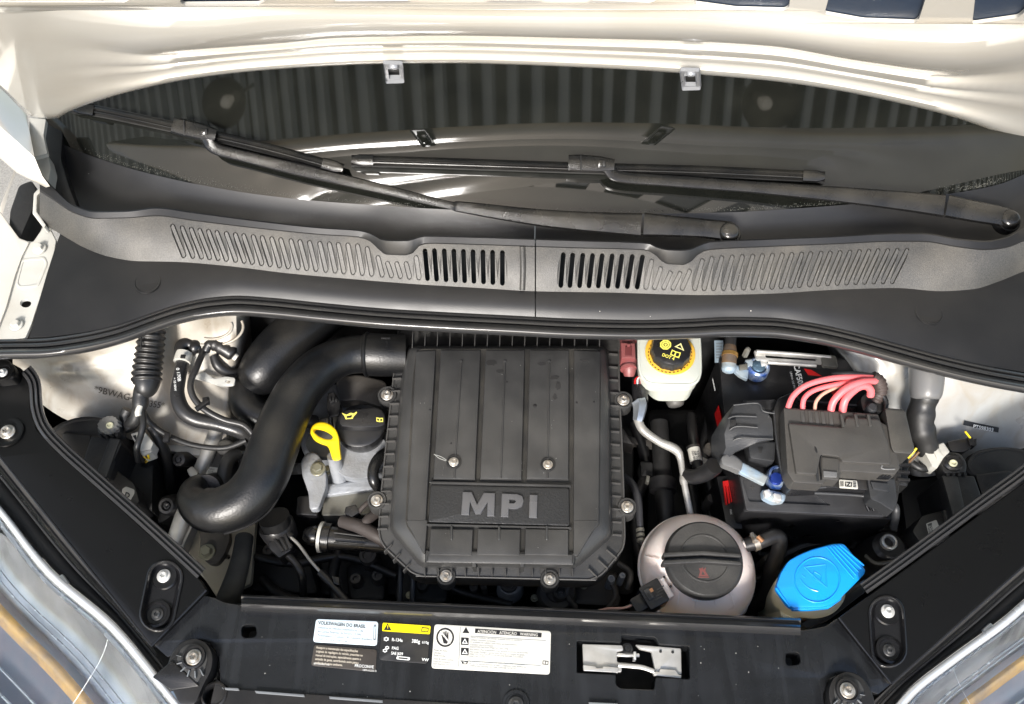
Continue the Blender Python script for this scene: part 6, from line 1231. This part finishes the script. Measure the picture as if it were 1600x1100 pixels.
slab('saddle', [(1468, 712), (1480, 706), (1500, 708), (1510, 722), (1510, 738), (1474, 740)], -.028, .02, grl, a2, r=6, b=2); lathe('wheel', (1489, 724, -.027), [(16, -.004), (16, .002), (13, .0045), (0, .005)], pl2, a2, ell=.85); lathe('hub', (1489, 724, -.0222), [(6.5, 0), (6, .002), (4, .0022), (3.4, .0006), (0, .0006)], M('hub_cream', ()), a2, seg=24, ell=.9)
for k in range(4): box('tooth', (1478 + k * 9, 741, -.034), (.0035, .007, .01), deep, a2, b=.0005)
rm = thing('rubber_mount', 'black rubber mount with bright metal sleeve, right of the blue lid', 'rubber mount', W(1385, 850, -.1))
lathe('body', (1380, 862, -.10), [(34, -.05), (33, -.01), (28, .01), (26, .02), (20, .024), (0, .024)], rubm, rm, ell=.9); lathe('sleeve', (1389, 847, -.072), [(12, -.01), (12.5, .002), (10.5, .0035), (8.5, .003), (8, -.006), (0, -.006)], chrome, rm, seg=28)
tube('lip', [(1352, 868, -.082), (1368, 880, -.078), (1390, 878, -.078), (1404, 872, -.08)], 3, M('mount_grey', ()), rm, n=8)
bx = thing('frame_crossbar', 'black bar with grey stay running below the blue lid', 'bar', W(1320, 940, -.08))
slab('bar', [(1250, 975), (1345, 915), (1352, 925), (1300, 965), (1262, 982)], -.07, .02, M('mount_black', ()), bx, r=2, b=2); slab('grey_stay', [(1310, 930), (1350, 905), (1352, 915), (1314, 944)], -.09, .01, gm, bx, b=1)
# hose and dark things behind the tanks so that depth is not empty
gb = thing('gearbox_housing', 'dark gearbox housing deep below the battery tray', 'gearbox', W(1200, 850, -.35))
slab('housing', [(1010, 640), (1120, 640), (1130, 950), (1010, 950)], -.24, .2, deep, gb, r=14, b=8); slab('tray', [(1150, 760), (1420, 780), (1390, 870), (1180, 870)], -.2, .04, M('bay_black', ()), gb, r=8, b=4)
for k in range(7): slab('tray_rib', [(1185 + k * 28, 820), (1189 + k * 28, 820), (1189 + k * 28, 868), (1185 + k * 28, 868)], -.19, .02, M('bay_black', ()), gb, b=1)
for P, r in (([(1110, 640, -.15), (1100, 700, -.15), (1112, 780, -.16), (1105, 850, -.17)], 7), ([(1060, 700, -.19), (1080, 760, -.19), (1090, 830, -.19)], 9), ([(1200, 880, -.17), (1260, 850, -.16), (1330, 846, -.16)], 7), ([(1180, 905, -.16), (1220, 890, -.16), (1232, 860, -.17)], 5), ([(1330, 860, -.14), (1350, 835, -.14), (1400, 825, -.14), (1430, 860, -.14)], 6)): tube('hose_run', P, r, rubm, gb, n=12)
for x, y in ((1108, 700), (1112, 780), (1200, 875)): lathe('boss', (x, y, -.14), [(10, -.03), (9, 0), (7, .004), (0, .004)], gm, gb, seg=18)
for i in range(30):
    x, y = random.uniform(380, 1230), random.uniform(995, 1090)
    if not (480 < x < 870 and y < 1060) and not (890 < x < 1090 and y < 1085): lathe('dust_speck', (x, y, zP + .0001), [(random.uniform(.5, 1.1), 0), (0, .0004)], M('scratch_pale', ()), pan, seg=6)
# ================================================================ WIPERS
def wz(x, y, off): return G(x, y, off)
gls = M('wiper_gloss', (.008, .008, .008), .16, bump=(200, .06), dust=.08); gm2 = M('wiper_satin', (.009, .0088, .0086), .24, bump=(600, .1), dust=.06)
def strip(name, P, w, off, th, mat, par, prof=None):
    """long bar lying over the glass: P px points, half width px list, height off glass"""
    Q = crom([Vector((p[0], p[1], 0)) for p in P], 8); wl = w if hasattr(w, '__len__') else [w] * len(P); ol = off if hasattr(off, '__len__') else [off] * len(P)
    n_ = len(Q); rows = []
    for k in range(n_):
        f = k / (n_ - 1) * (len(P) - 1); i = min(int(f), len(P) - 2); ww = wl[i] + (wl[i+1] - wl[i]) * (f - i); oo = ol[i] + (ol[i+1] - ol[i]) * (f - i)
        t = (Q[min(k+1, n_-1)] - Q[max(k-1, 0)]).normalized(); nn = Vector((-t.y, t.x)); x, y = Q[k].x, Q[k].y
        if nn.y > 0: nn = -nn
        row = []
        for s_, h in (prof or ((-1, 0), (-1, .6), (-.8, .95), (0, 1.05), (.8, .9), (1, .5), (1, 0))): row.append(wz(x - nn.x * ww * s_ * -1, y - nn.y * ww * s_ * -1, oo + th * (h - 1)))
        rows.append(row)
    o = grid(name, rows, mat, par, sm=45); return o
def wiper(label, blade, conn, arm, armw, armoff, hinge, piv):
    t = thing('wiper', label, 'windscreen wiper', wz(piv[0], piv[1], .02), 'windscreen wipers')
    n_ = len(blade)
    strip('spoiler', blade, 8, .022, .010, gls, t, prof=((-1, .1), (-.9, .5), (-.3, .8), (.3, 1.1), (.6, 1.0), (.8, .4), (1, .3), (1, 0)))
    strip('rubber_blade', [(x, y + 8) for x, y in blade], 2.2, .012, .010, deep, t)
    tube('highlight_bead', [tuple(wz(x, y + 3, .0225)) and wz(x, y + 3, .0212) for x, y in blade], 1.5, gls, t, n=8)
    for e, k in ((blade[0], blade[1]), (blade[-1], blade[-2])):
        d = (Vector(k) - Vector(e)).normalized(); e2 = Vector(e) + d * 34; nn = Vector((-d.y, d.x))
        strip('end_cap', [tuple(Vector(e) + nn * 0), tuple(Vector(e) + d * 12), tuple(e2)], [4, 9.5, 9.5], .0235, .011, gls, t)
    (cx, cy), (dx, dy) = conn
    strip('connector', [(cx - dx, cy - dy), (cx - dx * .5, cy - dy * .5), (cx + dx * .3, cy + dy * .3), (cx + dx, cy + dy)], [12, 13.5, 13, 9], .030, .014, gm2, t)
    nn = Vector((-dy, dx)).normalized()
    box('button', wz(cx + dx * .45, cy + dy * .45 - 1, .0305), (.009, .008, .0015), gls, t, rot=(rad(SL), 0, 0), b=.0005)
    box('button_slot', wz(cx + dx * .55, cy + dy * .55 - 1, .0315), (.003, .006, .001), deep, t, rot=(rad(SL), 0, 0), b=.0002)
    tube('step_line', [wz(cx - dx * .45, cy - dy * .45 - 12, .030), wz(cx - dx * .45, cy - dy * .45, .0318), wz(cx - dx * .45, cy - dy * .45 + 12, .029)], 1, deep, t, n=6)
    strip('arm', arm, armw, armoff, .009, gm2, t)
    e = armoff[-1]
    strip('hinge_head', hinge[0], hinge[1], [e + .002] * len(hinge[0]), .014, gm2, t)
    p = wz(piv[0], piv[1], e + .003)
    lathe('pivot_cap', p, [(16, -.014), (16.5, -.004), (15, .001), (13, .003), (9, .0045), (0, .005)], gls, t, ax=(0, -.3, .95), seg=32)
    lathe('pivot_rim', p, [(20, -.014), (20, -.006), (18, -.003), (16.5, -.003)], gm2, t, ax=(0, -.3, .95), seg=32)
    return t
wiper('left windscreen wiper, slanting from the bonnet corner to a pivot right of centre', [(112, 167), (170, 176), (300, 204), (420, 232), (536, 264)], ((303, 203), (34, 8)), [(322, 214), (336, 232), (380, 244), (470, 266), (600, 296), (700, 320), (725, 324), (860, 342), (1002, 352)], [10, 9, 9, 10, 8, 6, 9, 14, 19], [.028, .026, .025, .025, .026, .028, .03, .036, .040], ([(1006, 351), (1040, 353), (1100, 357), (1142, 362)], [19, 17, 15, 16]), (1140, 362))
wiper('right windscreen wiper, lying almost level with its pivot at the far right', [(549, 250), (650, 253), (800, 258), (920, 262), (1100, 267), (1289, 276)], ((924, 256), (36, 2)), [(950, 262), (968, 276), (1050, 283), (1170, 292), (1300, 303), (1400, 313), (1476, 322)], [10, 9, 9, 9, 12, 15, 18], [.028, .026, .026, .028, .032, .036, .04], ([(1480, 322), (1520, 330), (1560, 337), (1578, 342)], [18, 17, 16, 16]), (1579, 342))
